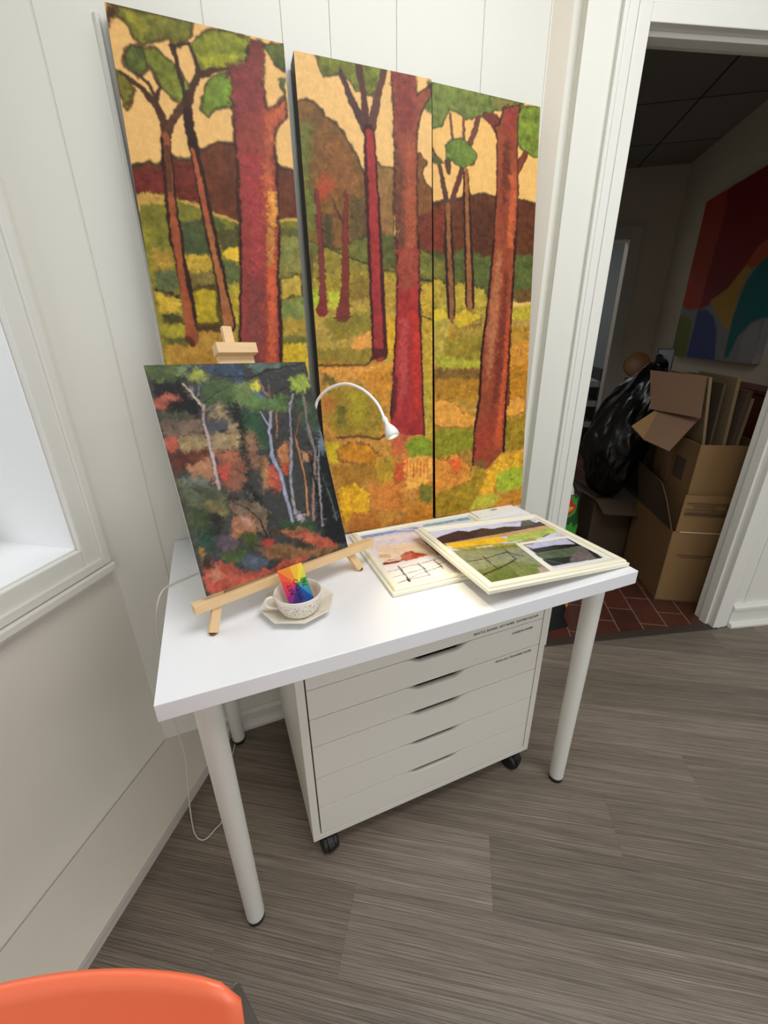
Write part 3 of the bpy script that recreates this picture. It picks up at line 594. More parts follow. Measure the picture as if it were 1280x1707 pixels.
def paint_mat(name, rough=.42, bump=.25, scale=260):
    m = bpy.data.materials.new(name); m.use_nodes = True; nt = m.node_tree; b = nt.nodes['Principled BSDF']
    a = nt.nodes.new('ShaderNodeVertexColor'); a.layer_name = 'pigment'
    tc = nt.nodes.new('ShaderNodeTexCoord'); n = nt.nodes.new('ShaderNodeTexNoise'); n.inputs['Scale'].default_value = scale; n.inputs['Detail'].default_value = 4
    nt.links.new(tc.outputs['Object'], n.inputs['Vector'])
    mr = nt.nodes.new('ShaderNodeMapRange'); mr.inputs[3].default_value = .92; mr.inputs[4].default_value = 1.08; nt.links.new(n.outputs['Fac'], mr.inputs[0])
    mx = nt.nodes.new('ShaderNodeVectorMath'); mx.operation = 'SCALE'; nt.links.new(a.outputs['Color'], mx.inputs[0]); nt.links.new(mr.outputs[0], mx.inputs['Scale'])
    nt.links.new(mx.outputs[0], b.inputs['Base Color']); b.inputs['Roughness'].default_value = rough; b.inputs['Specular IOR Level'].default_value = .18
    bp = nt.nodes.new('ShaderNodeBump'); bp.inputs['Strength'].default_value = bump; bp.inputs['Distance'].default_value = .001
    nt.links.new(n.outputs['Fac'], bp.inputs['Height']); nt.links.new(bp.outputs[0], b.inputs['Normal']); return m
def painted_panel(name, o, a, b, W, H, nx, ny, ops, depth, m, side=None, parent=None, x0=0, y0=0, **kw):
    # front grid from o along a (width) and b (height); body 'depth' thick behind the front
    o, a, b = Vector(o), Vector(a), Vector(b); n = a.cross(b).normalized()      # n points to the viewer
    gx, gy = np.meshgrid(np.linspace(0, W, nx), np.linspace(0, H, ny)); X = gx.ravel(); Y = gy.ravel()
    A = np.array(a); B = np.array(b); O = np.array(o)
    V = O + X[:, None]*A + Y[:, None]*B
    C = paint((X+x0)*1000, (Y+y0)*1000, ops, nx, **kw)
    i, j = np.meshgrid(np.arange(nx-1), np.arange(ny-1)); q = (j*nx+i).ravel()
    F = np.stack([q, q+1, q+nx+1, q+nx], 1).tolist()
    ring = list(range(nx)) + [k*nx+nx-1 for k in range(1, ny)] + [(ny-1)*nx+k for k in range(nx-2, -1, -1)] + [k*nx for k in range(ny-2, 0, -1)]
    m0 = len(V); RV = V[ring]; BV = RV - np.array(n)*depth
    V = np.concatenate([V, RV, BV]); L = len(ring)
    sc = C[ring] if side is None else np.tile(np.array(lin(side)), (L, 1))
    C = np.concatenate([C, sc, sc])
    for k in range(L): k2 = (k+1) % L; F.append([m0+k, m0+L+k, m0+L+k2, m0+k2])
    F.append([m0+L+k for k in range(L)][::-1])
    me = bpy.data.meshes.new(name); me.from_pydata((V-O).tolist(), [], F); me.materials.append(m)
    ca = me.color_attributes.new('pigment', 'FLOAT_COLOR', 'POINT')
    ca.data.foreach_set('color', np.concatenate([C, np.ones((len(C), 1))], 1).astype(np.float32).ravel()); me.update()
    ob = bpy.data.objects.new(name, me); COL.objects.link(ob); ob.location = o
    if parent: ob.parent = parent
    return ob
# ------------------------------------------------------------------ materials
WALL = mat('painted_panel_wall', (226, 226, 216), .42, bump=.06, bscale=60, var=.015, vscale=2)
WALL2 = mat('painted_plaster', (214, 206, 190), .7, bump=.1, bscale=120, var=.03, vscale=3)
TRIM = mat('gloss_trim_paint', (226, 226, 218), .32, bump=.04, bscale=30)
LAM = mat('white_laminate', (238, 240, 243), .17, bump=.01)
LEG = mat('white_powder_coat', (222, 222, 214), .38)
CABW = mat('white_lacquer', (226, 224, 214), .36)
BLK = mat('black_plastic', (18, 18, 19), .45)
PINE = mat('pine_wood', (224, 190, 142), .55, var=.12, vscale=22, stretch=(1, 1, 6), bump=.05)
CREAM = mat('cream_frame_paint', (240, 236, 214), .35)
WPL = mat('white_plastic', (240, 240, 236), .3)
CORD = mat('cord_white', (226, 222, 210), .45)
INK = mat('black_ink', (24, 22, 24), .6)
# ------------------------------------------------------------------ structure
GA = R_(-32.5); GU = (math.cos(GA), math.sin(GA)); GV = (-math.sin(GA), math.cos(GA))
def G(u, v, z): return (u*GU[0]+v*GV[0], u*GU[1]+v*GV[1], z)
# floor of vinyl planks: each plank has its own tone
def floor_mat():
    m = bpy.data.materials.new('grey_oak_vinyl'); m.use_nodes = True; nt = m.node_tree; b = nt.nodes['Principled BSDF']; N = nt.nodes.new; K = nt.links.new
    uv = N('ShaderNodeUVMap'); uv.uv_map = 'plank'
    at = N('ShaderNodeVertexColor'); at.layer_name = 'tone'
    sp = N('ShaderNodeSeparateColor'); K(at.outputs[0], sp.inputs[0])
    off = N('ShaderNodeCombineXYZ'); ml = N('ShaderNodeMath'); ml.operation = 'MULTIPLY'; ml.inputs[1].default_value = 40; K(sp.outputs[1], ml.inputs[0]); K(ml.outputs[0], off.inputs[0]); K(ml.outputs[0], off.inputs[1])
    ad = N('ShaderNodeVectorMath'); ad.operation = 'ADD'; K(uv.outputs[0], ad.inputs[0]); K(off.outputs[0], ad.inputs[1])
    def noise(sx, sy, detail, dist, rough=.6):
        mp = N('ShaderNodeMapping'); mp.inputs['Scale'].default_value = (sx, sy, 1); K(ad.outputs[0], mp.inputs[0])
        n = N('ShaderNodeTexNoise'); n.inputs['Scale'].default_value = 1; n.inputs['Detail'].default_value = detail; n.inputs['Distortion'].default_value = dist; n.inputs['Roughness'].default_value = rough
        K(mp.outputs[0], n.inputs['Vector']); return n
    big = noise(2.2, 9, 4, 1.2); grain = noise(4, 34, 6, 3.0, .7); fine = noise(30, 420, 4, .4, .7)
    mp = N('ShaderNodeMapping'); mp.inputs['Scale'].default_value = (.9, 7, 1); K(ad.outputs[0], mp.inputs[0])
    wv = N('ShaderNodeTexWave'); wv.wave_type = 'BANDS'; wv.bands_direction = 'Y'; wv.inputs['Scale'].default_value = 1.6; wv.inputs['Distortion'].default_value = 13; wv.inputs['Detail'].default_value = 4; wv.inputs['Detail Scale'].default_value = 1.2; K(mp.outputs[0], wv.inputs['Vector'])
    def mix(fac, a, c2, bl='MIX'):
        x = N('ShaderNodeMix'); x.data_type = 'RGBA'; x.blend_type = bl
        if isinstance(fac, float): x.inputs[0].default_value = fac
        else: K(fac, x.inputs[0])
        for i, q in ((6, a), (7, c2)):
            if isinstance(q, tuple): x.inputs[i].default_value = q
            else: K(q, x.inputs[i])
        return x.outputs[2]
    def ramp(src, lo, hi, v0, v1):
        r = N('ShaderNodeMapRange'); r.inputs[1].default_value = lo; r.inputs[2].default_value = hi; r.inputs[3].default_value = v0; r.inputs[4].default_value = v1; K(src, r.inputs[0]); return r.outputs[0]
    c = mix(ramp(big.outputs['Fac'], .3, .7, 0, 1), lin((116, 105, 94)) + (1,), lin((164, 151, 136)) + (1,))
    c = mix(ramp(grain.outputs['Fac'], .32, .66, .46, 0), c, lin((70, 60, 51)) + (1,))
    c = mix(ramp(wv.outputs['Fac'], .05, .6, .62, 0), c, lin((78, 67, 57)) + (1,))
    c = mix(ramp(fine.outputs['Fac'], .45, .72, 0, .3), c, lin((176, 164, 146)) + (1,))
    tv = N('ShaderNodeVectorMath'); tv.operation = 'SCALE'; K(c, tv.inputs[0]); K(ramp(sp.outputs[0], 0, 1, .80, 1.10), tv.inputs['Scale'])
    K(tv.outputs[0], b.inputs['Base Color']); b.inputs['Roughness'].default_value = .42; b.inputs['Specular IOR Level'].default_value = .35
    bp = N('ShaderNodeBump'); bp.inputs['Strength'].default_value = .12; bp.inputs['Distance'].default_value = .001; K(fine.outputs['Fac'], bp.inputs['Height']); K(bp.outputs[0], b.inputs['Normal']); return m
rf = random.Random(3)
known = {-3: .31, -2: .49, -1: .770, 0: 1.098, 1: 1.433, 2: 1.711}
vs, fs, uvs, tones = [], [], [], []
DU = (math.cos(R_(-15.1)), math.sin(R_(-15.1))); DM = (DU[1], -DU[0])       # door wall: along, and out into the room
D0 = (1.472 + DM[0]*.015, .02 + DM[1]*.015)
def DW(u, d, z): return (D0[0]+DU[0]*u+DM[0]*d, D0[1]+DU[1]*u+DM[1]*d, z)
for k in range(-30, 26):
    v0 = .015 + .17*k - .17; v1 = v0 + .17; ph = known.get(k, rf.uniform(0, 1.22))
    # row index 0 is the row [-.155, .015]
    for j in range(-4, 6):
        u0 = ph + 1.22*j; u1 = u0 + 1.22; g = .00015
        t = rf.random(); s = rf.random(); i = len(vs)
        vs += [G(u0+g, v0+g, 0), G(u1-g, v0+g, 0), G(u1-g, v1-g, 0), G(u0+g, v1-g, 0)]; fs.append((i, i+1, i+2, i+3))
        uvs += [(u0, v0), (u1, v0), (u1, v1), (u0, v1)]; tones += [(t, s, 0, 1)]*4
me = bpy.data.meshes.new('floor'); me.from_pydata(vs, [], fs); me.materials.append(floor_mat())
ul = me.uv_layers.new(name='plank'); ca = me.color_attributes.new('tone', 'FLOAT_COLOR', 'CORNER')
for k in range(len(uvs)): ul.data[k].uv = uvs[k]; ca.data[k].color = tones[k]
# cut the planks off behind the doorway line and the left wall
import bmesh
bm = bmesh.new(); bm.from_mesh(me)
def cut(pt, no): bmesh.ops.bisect_plane(bm, geom=bm.verts[:]+bm.edges[:]+bm.faces[:], plane_co=pt, plane_no=no, clear_outer=True)
cut(DW(0, .018, 0), (-DM[0], -DM[1], 0)); cut((0, .05, 0), (0, 1, 0)); cut((.0, -.05, 0), (-.824, .566, 0)); cut((0, -4.6, 0), (0, -1, 0)); cut((4.3, 0, 0), (1, 0, 0))
bm.to_mesh(me); bm.free()
fo = bpy.data.objects.new('floor', me); COL.objects.link(fo); struct(fo)
SUB = mat('subfloor', (60, 52, 46), .9)
struct(MB().box((-2.4, -4.7, -.06), (5.6, 4.6, -.0012)).build('floor', SUB))
# brick pavers in the next room
def tile_mat():
    m = bpy.data.materials.new('red_brick_pavers'); m.use_nodes = True; nt = m.node_tree; b = nt.nodes['Principled BSDF']; N = nt.nodes.new; K = nt.links.new
    tc = N('ShaderNodeTexCoord'); mp = N('ShaderNodeMapping'); mp.inputs['Rotation'].default_value = (0, 0, -R_(57.5)); mp.inputs['Location'].default_value = (.03, .04, 0); K(tc.outputs['Object'], mp.inputs[0])
    br = N('ShaderNodeTexBrick'); br.inputs['Color1'].default_value = lin((96, 52, 40)) + (1,); br.inputs['Color2'].default_value = lin((72, 42, 34)) + (1,); br.inputs['Mortar'].default_value = lin((128, 104, 92)) + (1,)
    br.inputs['Scale'].default_value = 1; br.inputs['Brick Width'].default_value = .215; br.inputs['Row Height'].default_value = .112; br.inputs['Mortar Size'].default_value = .0035; br.inputs['Mortar Smooth'].default_value = .4; K(mp.outputs[0], br.inputs['Vector'])
    n = N('ShaderNodeTexNoise'); n.inputs['Scale'].default_value = 14; n.inputs['Detail'].default_value = 5; K(tc.outputs['Object'], n.inputs['Vector'])
    mr = N('ShaderNodeMapRange'); mr.inputs[3].default_value = .7; mr.inputs[4].default_value = 1.35; K(n.outputs['Fac'], mr.inputs[0])
    vm = N('ShaderNodeVectorMath'); vm.operation = 'SCALE'; K(br.outputs['Color'], vm.inputs[0]); K(mr.outputs[0], vm.inputs['Scale']); K(vm.outputs[0], b.inputs['Base Color'])
    b.inputs['Roughness'].default_value = .4; return m
t = MB(); t.add([DW(-.3, -.012, -.0005), DW(2.6, -.012, -.0005), DW(2.9, -4, -.0005), DW(-.3, -4, -.0005)], [(0, 1, 2, 3)])
struct(t.build('floor', tile_mat()))
struct(MB().box((.12, -.016, -.001), (.96, .026, .004), DW).build('trim_1', mat('dark_threshold', (62, 52, 44), .6), bevel=.001))
# back wall with routed grooves
WY = .04
prof = [(.10, WY)]
for gx in (.24, .524, .678, .782, .938, 1.166, 1.36): prof += [(gx-.0022, WY), (gx-.0012, WY+.003), (gx+.0012, WY+.003), (gx+.0022, WY)]
prof += [(1.476, WY), (1.476, WY+.12), (.0, WY+.12)]
struct(MB().prism(prof, 0, 2.5).build('wall_back', WALL))
struct(MB().prism([(.332, WY), (.334, WY-.004), (.338, WY-.008), (.343, WY-.008), (.346, WY-.003), (.346, WY)], .07, 1.79).build('trim_2', TRIM))
bb = [(0, 0), (-.024, 0), (-.024, .012), (-.018, .026), (-.012, .03), (-.012, .05), (-.018, .056), (-.018, .066), (-.008, .074), (0, .074)]
def run(profile, p0, p1, nrm):      # sweep (out, z) profile from p0 to p1; negative 'out' goes along nrm
    m = MB(); n = len(profile); v = []
    for p in (p0, p1): v += [(p[0]-nrm[0]*q[0], p[1]-nrm[1]*q[0], q[1]) for q in profile]
    return m.add(v, [tuple(range(n))[::-1], tuple(range(n, 2*n))] + [(i, (i+1) % n, n+(i+1) % n, n+i) for i in range(n)])
struct(run(bb, (.27, WY), (1.47, WY), (0, -1)).build('baseboard_back', TRIM))
# left wall with the deep window
LT = (-.566, -.824); LN = (.824, -.566); L0 = (.12, .04)
def LW(u, d, z): return (L0[0]+LT[0]*u+LN[0]*d, L0[1]+LT[1]*u+LN[1]*d, z)
WU0, WU1, WZ0, WZ1 = .086, 1.02, .783, 1.95
lw = MB(); D = -.36
lw.box((-.12, D, 0), (WU0, 0, 2.5), LW); lw.box((WU1, D, 0), (4.6, 0, 2.5), LW); lw.box((WU0, D, 0), (WU1, 0, WZ0), LW); lw.box((WU0, D, WZ1), (WU1, 0, 2.5), LW)
struct(lw.build('wall_left', mat('painted_window_wall', (230, 225, 214), .5, bump=.06, bscale=60, var=.02, vscale=2)))
win = bpy.data.objects.new('window_1', None); COL.objects.link(win); struct(win)
cs = MB()
def ring(m, a, b, c, d, w0, d0, d1):      # rectangular ring around the opening, from offset w0[0] to w0[1]
    i, o = w0
    m.box((a-o, d0, c-o), (a-i, d1, d+o), LW); m.box((b+i, d0, c-o), (b+o, d1, d+o), LW); m.box((a-i, d0, d+i), (b+i, d1, d+o), LW); m.box((a-i, d0, c-o), (b+i, d1, c-i), LW)
ring(cs, WU0, WU1, WZ0, WZ1, (-.0, .058), 0, .016); ring(cs, WU0, WU1, WZ0, WZ1, (.042, .064), .014, .023)
cs.build('window_casing', TRIM, win, bevel=.003)
sl = MB(); sl.box((WU0-.068, 0, WZ0-.088), (WU1+.068, .030, WZ0-.066), LW); sl.box((WU0-.06, 0, WZ0-.1), (WU1+.06, .020, WZ0-.086), LW); sl.build('window_sill', TRIM, win, bevel=.004)
REV = mat('reveal_white', (244, 245, 246), .4)
rv = MB(); e = .003
rv.box((WU0-.0, -.30, WZ0-.0), (WU0+e, .0, WZ1), LW); rv.box((WU1-e, -.30, WZ0), (WU1, .0, WZ1), LW); rv.box((WU0, -.30, WZ0), (WU1, 0, WZ0+e), LW); rv.box((WU0, -.30, WZ1-e), (WU1, 0, WZ1), LW)
rv.build('window_reveal', REV, win)
sh = MB(); f = .05
for (a, b, c, d) in ((WU0, WU0+f, WZ0, WZ1), (WU1-f, WU1, WZ0, WZ1), (WU0, WU1, WZ0, WZ0+f), (WU0, WU1, WZ1-f, WZ1), (WU0, WU1, 1.34, 1.38)): sh.box((a, -.27, c), (b, -.23, d), LW)
sh.build('window_sash', TRIM, win, bevel=.003)
gl = bpy.data.materials.new('window_glass'); gl.use_nodes = True; nt = gl.node_tree
tr = nt.nodes.new('ShaderNodeBsdfTransparent'); gs = nt.nodes.new('ShaderNodeBsdfGlossy'); gs.inputs['Roughness'].default_value = .02; mxs = nt.nodes.new('ShaderNodeMixShader'); mxs.inputs[0].default_value = .06
nt.links.new(tr.outputs[0], mxs.inputs[1]); nt.links.new(gs.outputs[0], mxs.inputs[2]); nt.links.new(mxs.outputs[0], nt.nodes['Material Output'].inputs[0])
MB().box((WU0+.05, -.252, WZ0+.05), (WU1-.05, -.248, WZ1-.05), LW).build('pane', gl, win)
# boxed ledge along the foot of the left wall
lg = [(-.0025, 0), (-.178, 0), (-.178, .030), (-.186, .034), (-.186, .052), (-.0025, .052)]
struct(run(lg, (L0[0]-LT[0]*.1, L0[1]-LT[1]*.1), (L0[0]+LT[0]*4.5, L0[1]+LT[1]*4.5), LN).build('trim_3', mat('ledge_paint', (212, 207, 195), .5, bump=.08, bscale=90), bevel=.0015))
# door wall
OU0, OU1, OZ = .137, .947, 1.972; T = -.075
dw = MB(); dw.box((-.02, T, 0), (OU0, 0, 2.5), DW); dw.box((OU1, T, 0), (3.4, 0, 2.5), DW); dw.box((OU0, T, OZ), (OU1, 0, 2.5), DW)
struct(dw.build('wall_right', WALL))
door = bpy.data.objects.new('door_1', None); COL.objects.link(door); struct(door)
cas = MB(); c0, c1 = .0, .067
for m_, (a, b, d0_, d1_) in enumerate(((-.0065, .067, 0, .014), (-.0065, .030, .012, .019), (.030, .056, .012, .0165))):
    cas.box((OU0-b, d0_, 0), (OU0-a, d1_, OZ+b), DW); cas.box((OU1+a, d0_, 0), (OU1+b, d1_, OZ+b), DW); cas.box((OU0-a, d0_, OZ+a), (OU1+a, d1_, OZ+b), DW)
cas.build('door_casing', TRIM, door, bevel=.0025)
jm = MB(); jm.box((OU0-.001, T-.012, 0), (OU0+.006, .002, OZ), DW); jm.box((OU1-.006, T-.012, 0), (OU1+.001, .002, OZ), DW); jm.box((OU0, T-.012, OZ-.006), (OU1, .002, OZ), DW)
jm.box((OU1-.018, -.05, 0), (OU1-.006, -.012, OZ-.006), DW); jm.box((OU0+.006, -.05, 0), (OU0+.018, -.012, OZ-.006), DW); jm.box((OU0+.006, -.05, OZ-.018), (OU1-.006, -.012, OZ-.006), DW)
jm.build('door_jamb', TRIM, door, bevel=.002)
def rund(profile, u0, u1): return run(profile, DW(u0, 0, 0), DW(u1, 0, 0), DM)
struct(rund([(0, 0), (-.034, 0), (-.036, .010), (-.030, .02), (-.016, .024), (-.016, .085), (-.024, .09), (-.024, .102), (-.014, .11), (0, .112)], 1.016, 3.3).build('baseboard_right', TRIM))
struct(rund([(0, 0), (-.02, 0), (-.016, .04), (-.016, .08), (0, .09)], 0.0, .07).build('baseboard_right', TRIM))
wn = MB()
for u in (1.075, 1.30, 1.52): wn.box((u, 0, .11), (u+.012, .005, 2.5), DW)
struct(wn.build('trim_4', WALL, bevel=.002))
# ceiling over this room
struct(MB().box((-2.6, -4.7, 2.5), (4.4, .3, 2.56)).build('ceiling', mat('ceiling_paint', (236, 234, 226), .8)))
# the next room
RO = (4.036, 1.589); RD = (-.5736, -.8192); FD = (-.8192, .5736)
def RW(s, d, z): return (RO[0]+RD[0]*s+FD[0]*d, RO[1]+RD[1]*s+FD[1]*d, z)      # right wall: s towards the camera, d into the room
def FW(s, d, z): return (RO[0]+FD[0]*s+RD[0]*d, RO[1]+FD[1]*s+RD[1]*d, z)      # far wall: s to the left, d into the room
struct(MB().box((-.1, -.1, 0), (2.3, 0, 2.4), RW).build('wall_far_right', WALL2))
fw = MB(); fw.box((-.1, -.12, 0), (.325, 0, 2.4), FW); fw.box((1.2, -.12, 0), (1.6, 0, 2.4), FW); fw.box((.325, -.12, 1.93), (1.2, 0, 2.4), FW)
struct(fw.build('wall_far', WALL2))
struct(MB().box((1.25, -1.9, 0), (1.35, 2.8, 2.4), FW).build('wall_far_left', WALL2))
d2 = bpy.data.objects.new('door_2', None); COL.objects.link(d2); struct(d2)
cz = MB(); cz.box((.245, 0, 0), (.33, .02, 2.02), FW); cz.box((.33, 0, 1.93), (1.2, .02, 2.02), FW); cz.box((.228, 0, 0), (.245, .012, 2.035), FW); cz.box((.245, 0, 2.02), (1.2, .012, 2.035), FW); cz.build('door_casing', mat('old_trim', (206, 204, 196), .5), d2, bevel=.002)
def ceil_mat():
    m = bpy.data.materials.new('ceiling_tiles'); m.use_nodes = True; nt = m.node_tree; b = nt.nodes['Principled BSDF']; N = nt.nodes.new; K = nt.links.new
    tc = N('ShaderNodeTexCoord'); mp = N('ShaderNodeMapping'); mp.vector_type = 'TEXTURE'; mp.inputs['Rotation'].default_value = (0, 0, R_(-35)); mp.inputs['Location'].default_value = (3.478, 1.432, 0); K(tc.outputs['Object'], mp.inputs[0])
    br = N('ShaderNodeTexBrick'); br.offset = 0; br.inputs['Color1'].default_value = lin((150, 150, 144)) + (1,); br.inputs['Color2'].default_value = lin((140, 140, 134)) + (1,); br.inputs['Mortar'].default_value = lin((60, 58, 54)) + (1,)
    br.inputs['Scale'].default_value = 1; br.inputs['Brick Width'].default_value = .61; br.inputs['Row Height'].default_value = .61; br.inputs['Mortar Size'].default_value = .006; K(mp.outputs[0], br.inputs['Vector']); K(br.outputs['Color'], b.inputs['Base Color']); b.inputs['Roughness'].default_value = .9; return m
cg = MB(); a_ = DW(-.4, T-.001, 0); b_ = DW(1.5, T-.001, 0); c_ = FW(-.2, -2.4, 0); d_ = FW(2.2, -2.4, 0)
cg.prism([a_[:2], b_[:2], c_[:2], d_[:2]], 2.4, 2.46)
struct(cg.build('ceiling', ceil_mat()))
area('store_fill', FW(.8, -1.0, 2.3), FW(.8, -1.0, 0), .6, .3, 7, (.92, .97, 1))  # added fill with no visible source, lightens the shelf and next room
struct(MB().box((-1.2, -2.0, 0), (1.4, -1.9, 2.4), FW).build('wall_far', mat('grey_store_wall', (120, 124, 124), .8)))
# ------------------------------------------------------------------ table
TX, TY, TH = 0.2735, 0.0377, -0.0107
HT = .734
tb = thing('table', 'white rectangular table with round tubular legs against the panelled wall', 'table', (TX, TY, 0), TH)
MB().box((0, -.6036, HT-.034), (1.0075, 0, HT)).build('tabletop', LAM, tb, bevel=.0015)
lx, ly = .0641, .051
for (x, y) in ((lx, -ly), (1.0075-lx, -ly), (lx, -.6036+ly), (1.0075-lx, -.6036+ly)):
    g = MB(); g.lathe([(.0001, .014), (.0198, .014), (.0202, .02), (.0212, .3), (.0225, .66), (.0226, .699), (.0001, .699)], 32, (x, y, 0), caps=False); g.lathe([(.045, .694), (.045, .7)], 24, (x, y, 0), smooth=False)
    lg_ = g.build('leg', LEG, tb)
    MB().lathe([(.017, 0), (.0195, .003), (.0200, .014), (.0190, .018)], 28, (x, y, 0)).build('foot_cap', BLK, lg_)
# ------------------------------------------------------------------ drawer unit
UX, UY = 0.4884, -0.4513
du = thing('drawer_unit', 'white six drawer cabinet on black castors under the table', 'drawer unit', (UX, UY, 0), 0)
UZ, UT = .0626, .664
body = MB(); body.box((0, 0, UZ), (.67, .018, UZ+.018)); body.box((0, .018, UZ), (.67, .48, UZ+.018)); body.box((0, 0, UZ+.018), (.019, .48, UT)); body.box((.651, 0, UZ+.018), (.67, .48, UT)); body.box((.019, .47, UZ+.018), (.651, .48, UT)); body.box((0, 0, UT), (.67, .48, UT+.012))
body.build('body', CABW, du, bevel=.001)
MB().box((.0195, .020, UZ+.02), (.6505, .46, UT-.002)).build('gap_shade_block', mat('drawer_shadow_gap', (30, 29, 28), .8), du)  # dark block paints the shade seen behind the drawer fronts
seams = [UZ+.0195, .181, .284, .388, .4725, .556, UT-.002]
for k in range(6):
    z0, z1 = seams[k]+.0012, seams[k+1]-.0008
    cxm = .339; hw = .088; dep = .0165
    top = []
    for i in range(41):
        x = cxm-hw + 2*hw*i/40; s_ = min(1, min(x-(cxm-hw), cxm+hw-x)/.042); top.append((x, z1-dep*(s_*s_*(3-2*s_))))
    poly = [(.022, z0), (.648, z0), (.648, z1)] + top[::-1] + [(.022, z1)]
    fr_ = MB(); fr_.prism(poly, .0, .011, lambda x, z, y: (x, y, z)); 
    dr = fr_.build('drawer', CABW, du, bevel=.0007)
    sc = MB(); nn = len(top); vs_ = [(x, -.0002, z+.0001) for x, z in top] + [(x, .0088, min(z1+.0002, z+.0048)) for x, z in top] + [(x, .0112, z-.001) for x, z in top]
    sc.add(vs_, [(i, i+1, nn+i+1, nn+i) for i in range(nn-1)] + [(nn+i, nn+i+1, 2*nn+i+1, 2*nn+i) for i in range(nn-1)], True); sc.build('handle', CABW, dr)
    words = {5: ('BRISTOL BOARD  ART PAPER  WATERCOLOUR', .434, .5685, .0093), 4: ('CARBON PAPER', .551, .5345, .0093), 3: ('IRON-ON TRANSFER PAPER', .509, .4575, .0093)}.get(k)
    if words:
        text('lettering', words[0], words[3], INK, M4((words[1], -.0004, words[2]), (1.0, 0, 0), (0, 0, 1), (0, -1, 0)), dr)
for (x, y, a) in ((.040, .014, -1.45), (.625, .016, -1.25), (.05, .425, 2.2), (.62, .425, 2.9)):
    cst = MB(); ym = y+.016 if y < .1 else y; cst.box((x-.018, ym-.018, UZ-.004), (x+.018, ym+.018, UZ)); cst.lathe([(.009, .046), (.009, .0586)], 12, (x, ym, 0))
    ca_, sa_ = math.cos(a), math.sin(a)
    hood = [(.0, .05)] + [(.0+.0275*math.cos(R_(t_)), .0235+.0275*math.sin(R_(t_))) for t_ in range(80, -61, -20)] + [(.0, .012)]
    cst.prism([(px_, pz_) for px_, pz_ in hood], -.0075, .0075, lambda q, z, t: (x+q*ca_-t*sa_, y+q*sa_+t*ca_, z))
    cb = cst.build('castor', BLK, du)
    for sgn in (-1, 1):
        wm = MB(); wm.lathe([(.0235, 0), (.025, .002), (.025, .011), (.022, .014), (.008, .015)], 24)
        wm.build('wheel', BLK, cb, T=lambda p, q, r, sgn=sgn: (x+p*ca_-sgn*(r+.007)*sa_, y+p*sa_+sgn*(r+.007)*ca_, q+.0252))
# ------------------------------------------------------------------ three leaning canvases
OIL = paint_mat('oil_paint')
def can(key, o, a, b, W, H, name, label, th=.029):
    ob = painted_panel(name, o, a, b, W, H, 200, 640, ART[key], th, OIL, side=(50, 36, 27), warp=1.7, gain=1.0)  # sides painted dark, partly standing in for shade between the canvases
    return tag(ob, label, 'painting', 'three tall woodland canvases leaning on the wall')
can('C1', *((0.3318,-0.1149,0.741),(0.99917,-0.03474,-0.02116),(0.02501,0.11457,0.9931),0.3127,1.06), 'canvas_painting', 'left of three tall woodland canvases, with a thick crimson trunk behind the small easel')
can('C2', *((0.6728,-0.1141,0.7395),(0.99888,-0.04609,-0.01094),(0.01553,0.10032,0.99483),0.3082,1.0436), 'canvas_painting', 'middle of three tall woodland canvases, brown hill and two red trunks behind the gooseneck lamp', th=.044)
can('C3', *((0.9903,-0.1266,0.741),(0.99944,-0.02701,-0.01964),(0.0229,0.12651,0.9917),0.3092,1.052), 'canvas_painting', 'right of three tall woodland canvases, with one leaning orange trunk, nearest the doorway')
# ------------------------------------------------------------------ small easel with canvas board
EY = 0.325
es = thing('tabletop_easel', 'small light pine easel standing on the left of the white table', 'easel', (.505, -.32, HT))
def E_(p): return (p[0]-.505, p[1]+.32, p[2]-HT)
FL, FR_ = Vector((.357, -.424, HT)), Vector((.686, -.313, HT))
e1 = Vector((math.cos(EY), math.sin(EY), 0)); eb = Vector((-math.sin(EY), math.cos(EY), 0)); TL_ = 0.345
eup = eb*math.sin(TL_) + Vector((0, 0, 1))*math.cos(TL_); en = e1.cross(eup)
mid = (FL+FR_)/2
def bar(name, p, q, wdt, thk, side, m=PINE, ch=None):
    # rectangular bar from p to q; 'side' is the thickness direction
    p, q = Vector(p), Vector(q); ax = (q-p).normalized(); s_ = Vector(side); s_ = (s_-ax*s_.dot(ax)).normalized(); w_ = ax.cross(s_)
    m_ = MB(); vv = []
    for pt in (p, q):
        for i, j in ((-1, -1), (1, -1), (1, 1), (-1, 1)): vv.append(E_(pt + w_*i*wdt/2 + s_*j*thk/2))
    m_.add(vv, [(0, 3, 2, 1), (4, 5, 6, 7), (0, 1, 5, 4), (1, 2, 6, 5), (2, 3, 7, 6), (3, 0, 4, 7)])
    return m_.build(name, m, ch or es, bevel=.001)
bo, ba, bb_, bW, bH = ((0.357,-0.41,0.808),(0.95038,0.30988,-0.02729),(-0.08047,0.32962,0.94068),0.318,0.418)
bo, ba, bb_ = Vector(bo), Vector(ba), Vector(bb_); bn = ba.cross(bb_).normalized()
back = lambda u, v, d=0: bo + ba*u + bb_*v - bn*d
mast0 = back(bW*.5, .02, .012); mast1 = back(bW*.52, bH+.074, .012)
bar('mast', mast0, mast1, .019, .012, bn)
apex = back(bW*.52, bH*.80, .026)
for f_ in (FL, FR_):
    lg2 = bar('leg', f_ + Vector((0, 0, .004)), apex, .017, .012, bn)
    pd = MB(); pd.lathe([(.006, 0), (.007, .004)], 12, E_(f_)); pd.build('foot_pad', mat('dark_wood', (120, 84, 50), .6), lg2)
bar('leg', Vector((.595, -.16, HT+.003)), back(bW*.52, bH*.78, .040), .017, .012, eb)
cl = MB()
p_ = back(bW*.53, bH+.010, 0)
def clampbox(a, b):
    m_ = MB(); m_.box(a, b, lambda x, y, z: E_(p_ + ba*x + bb_*y + bn*z)); return m_
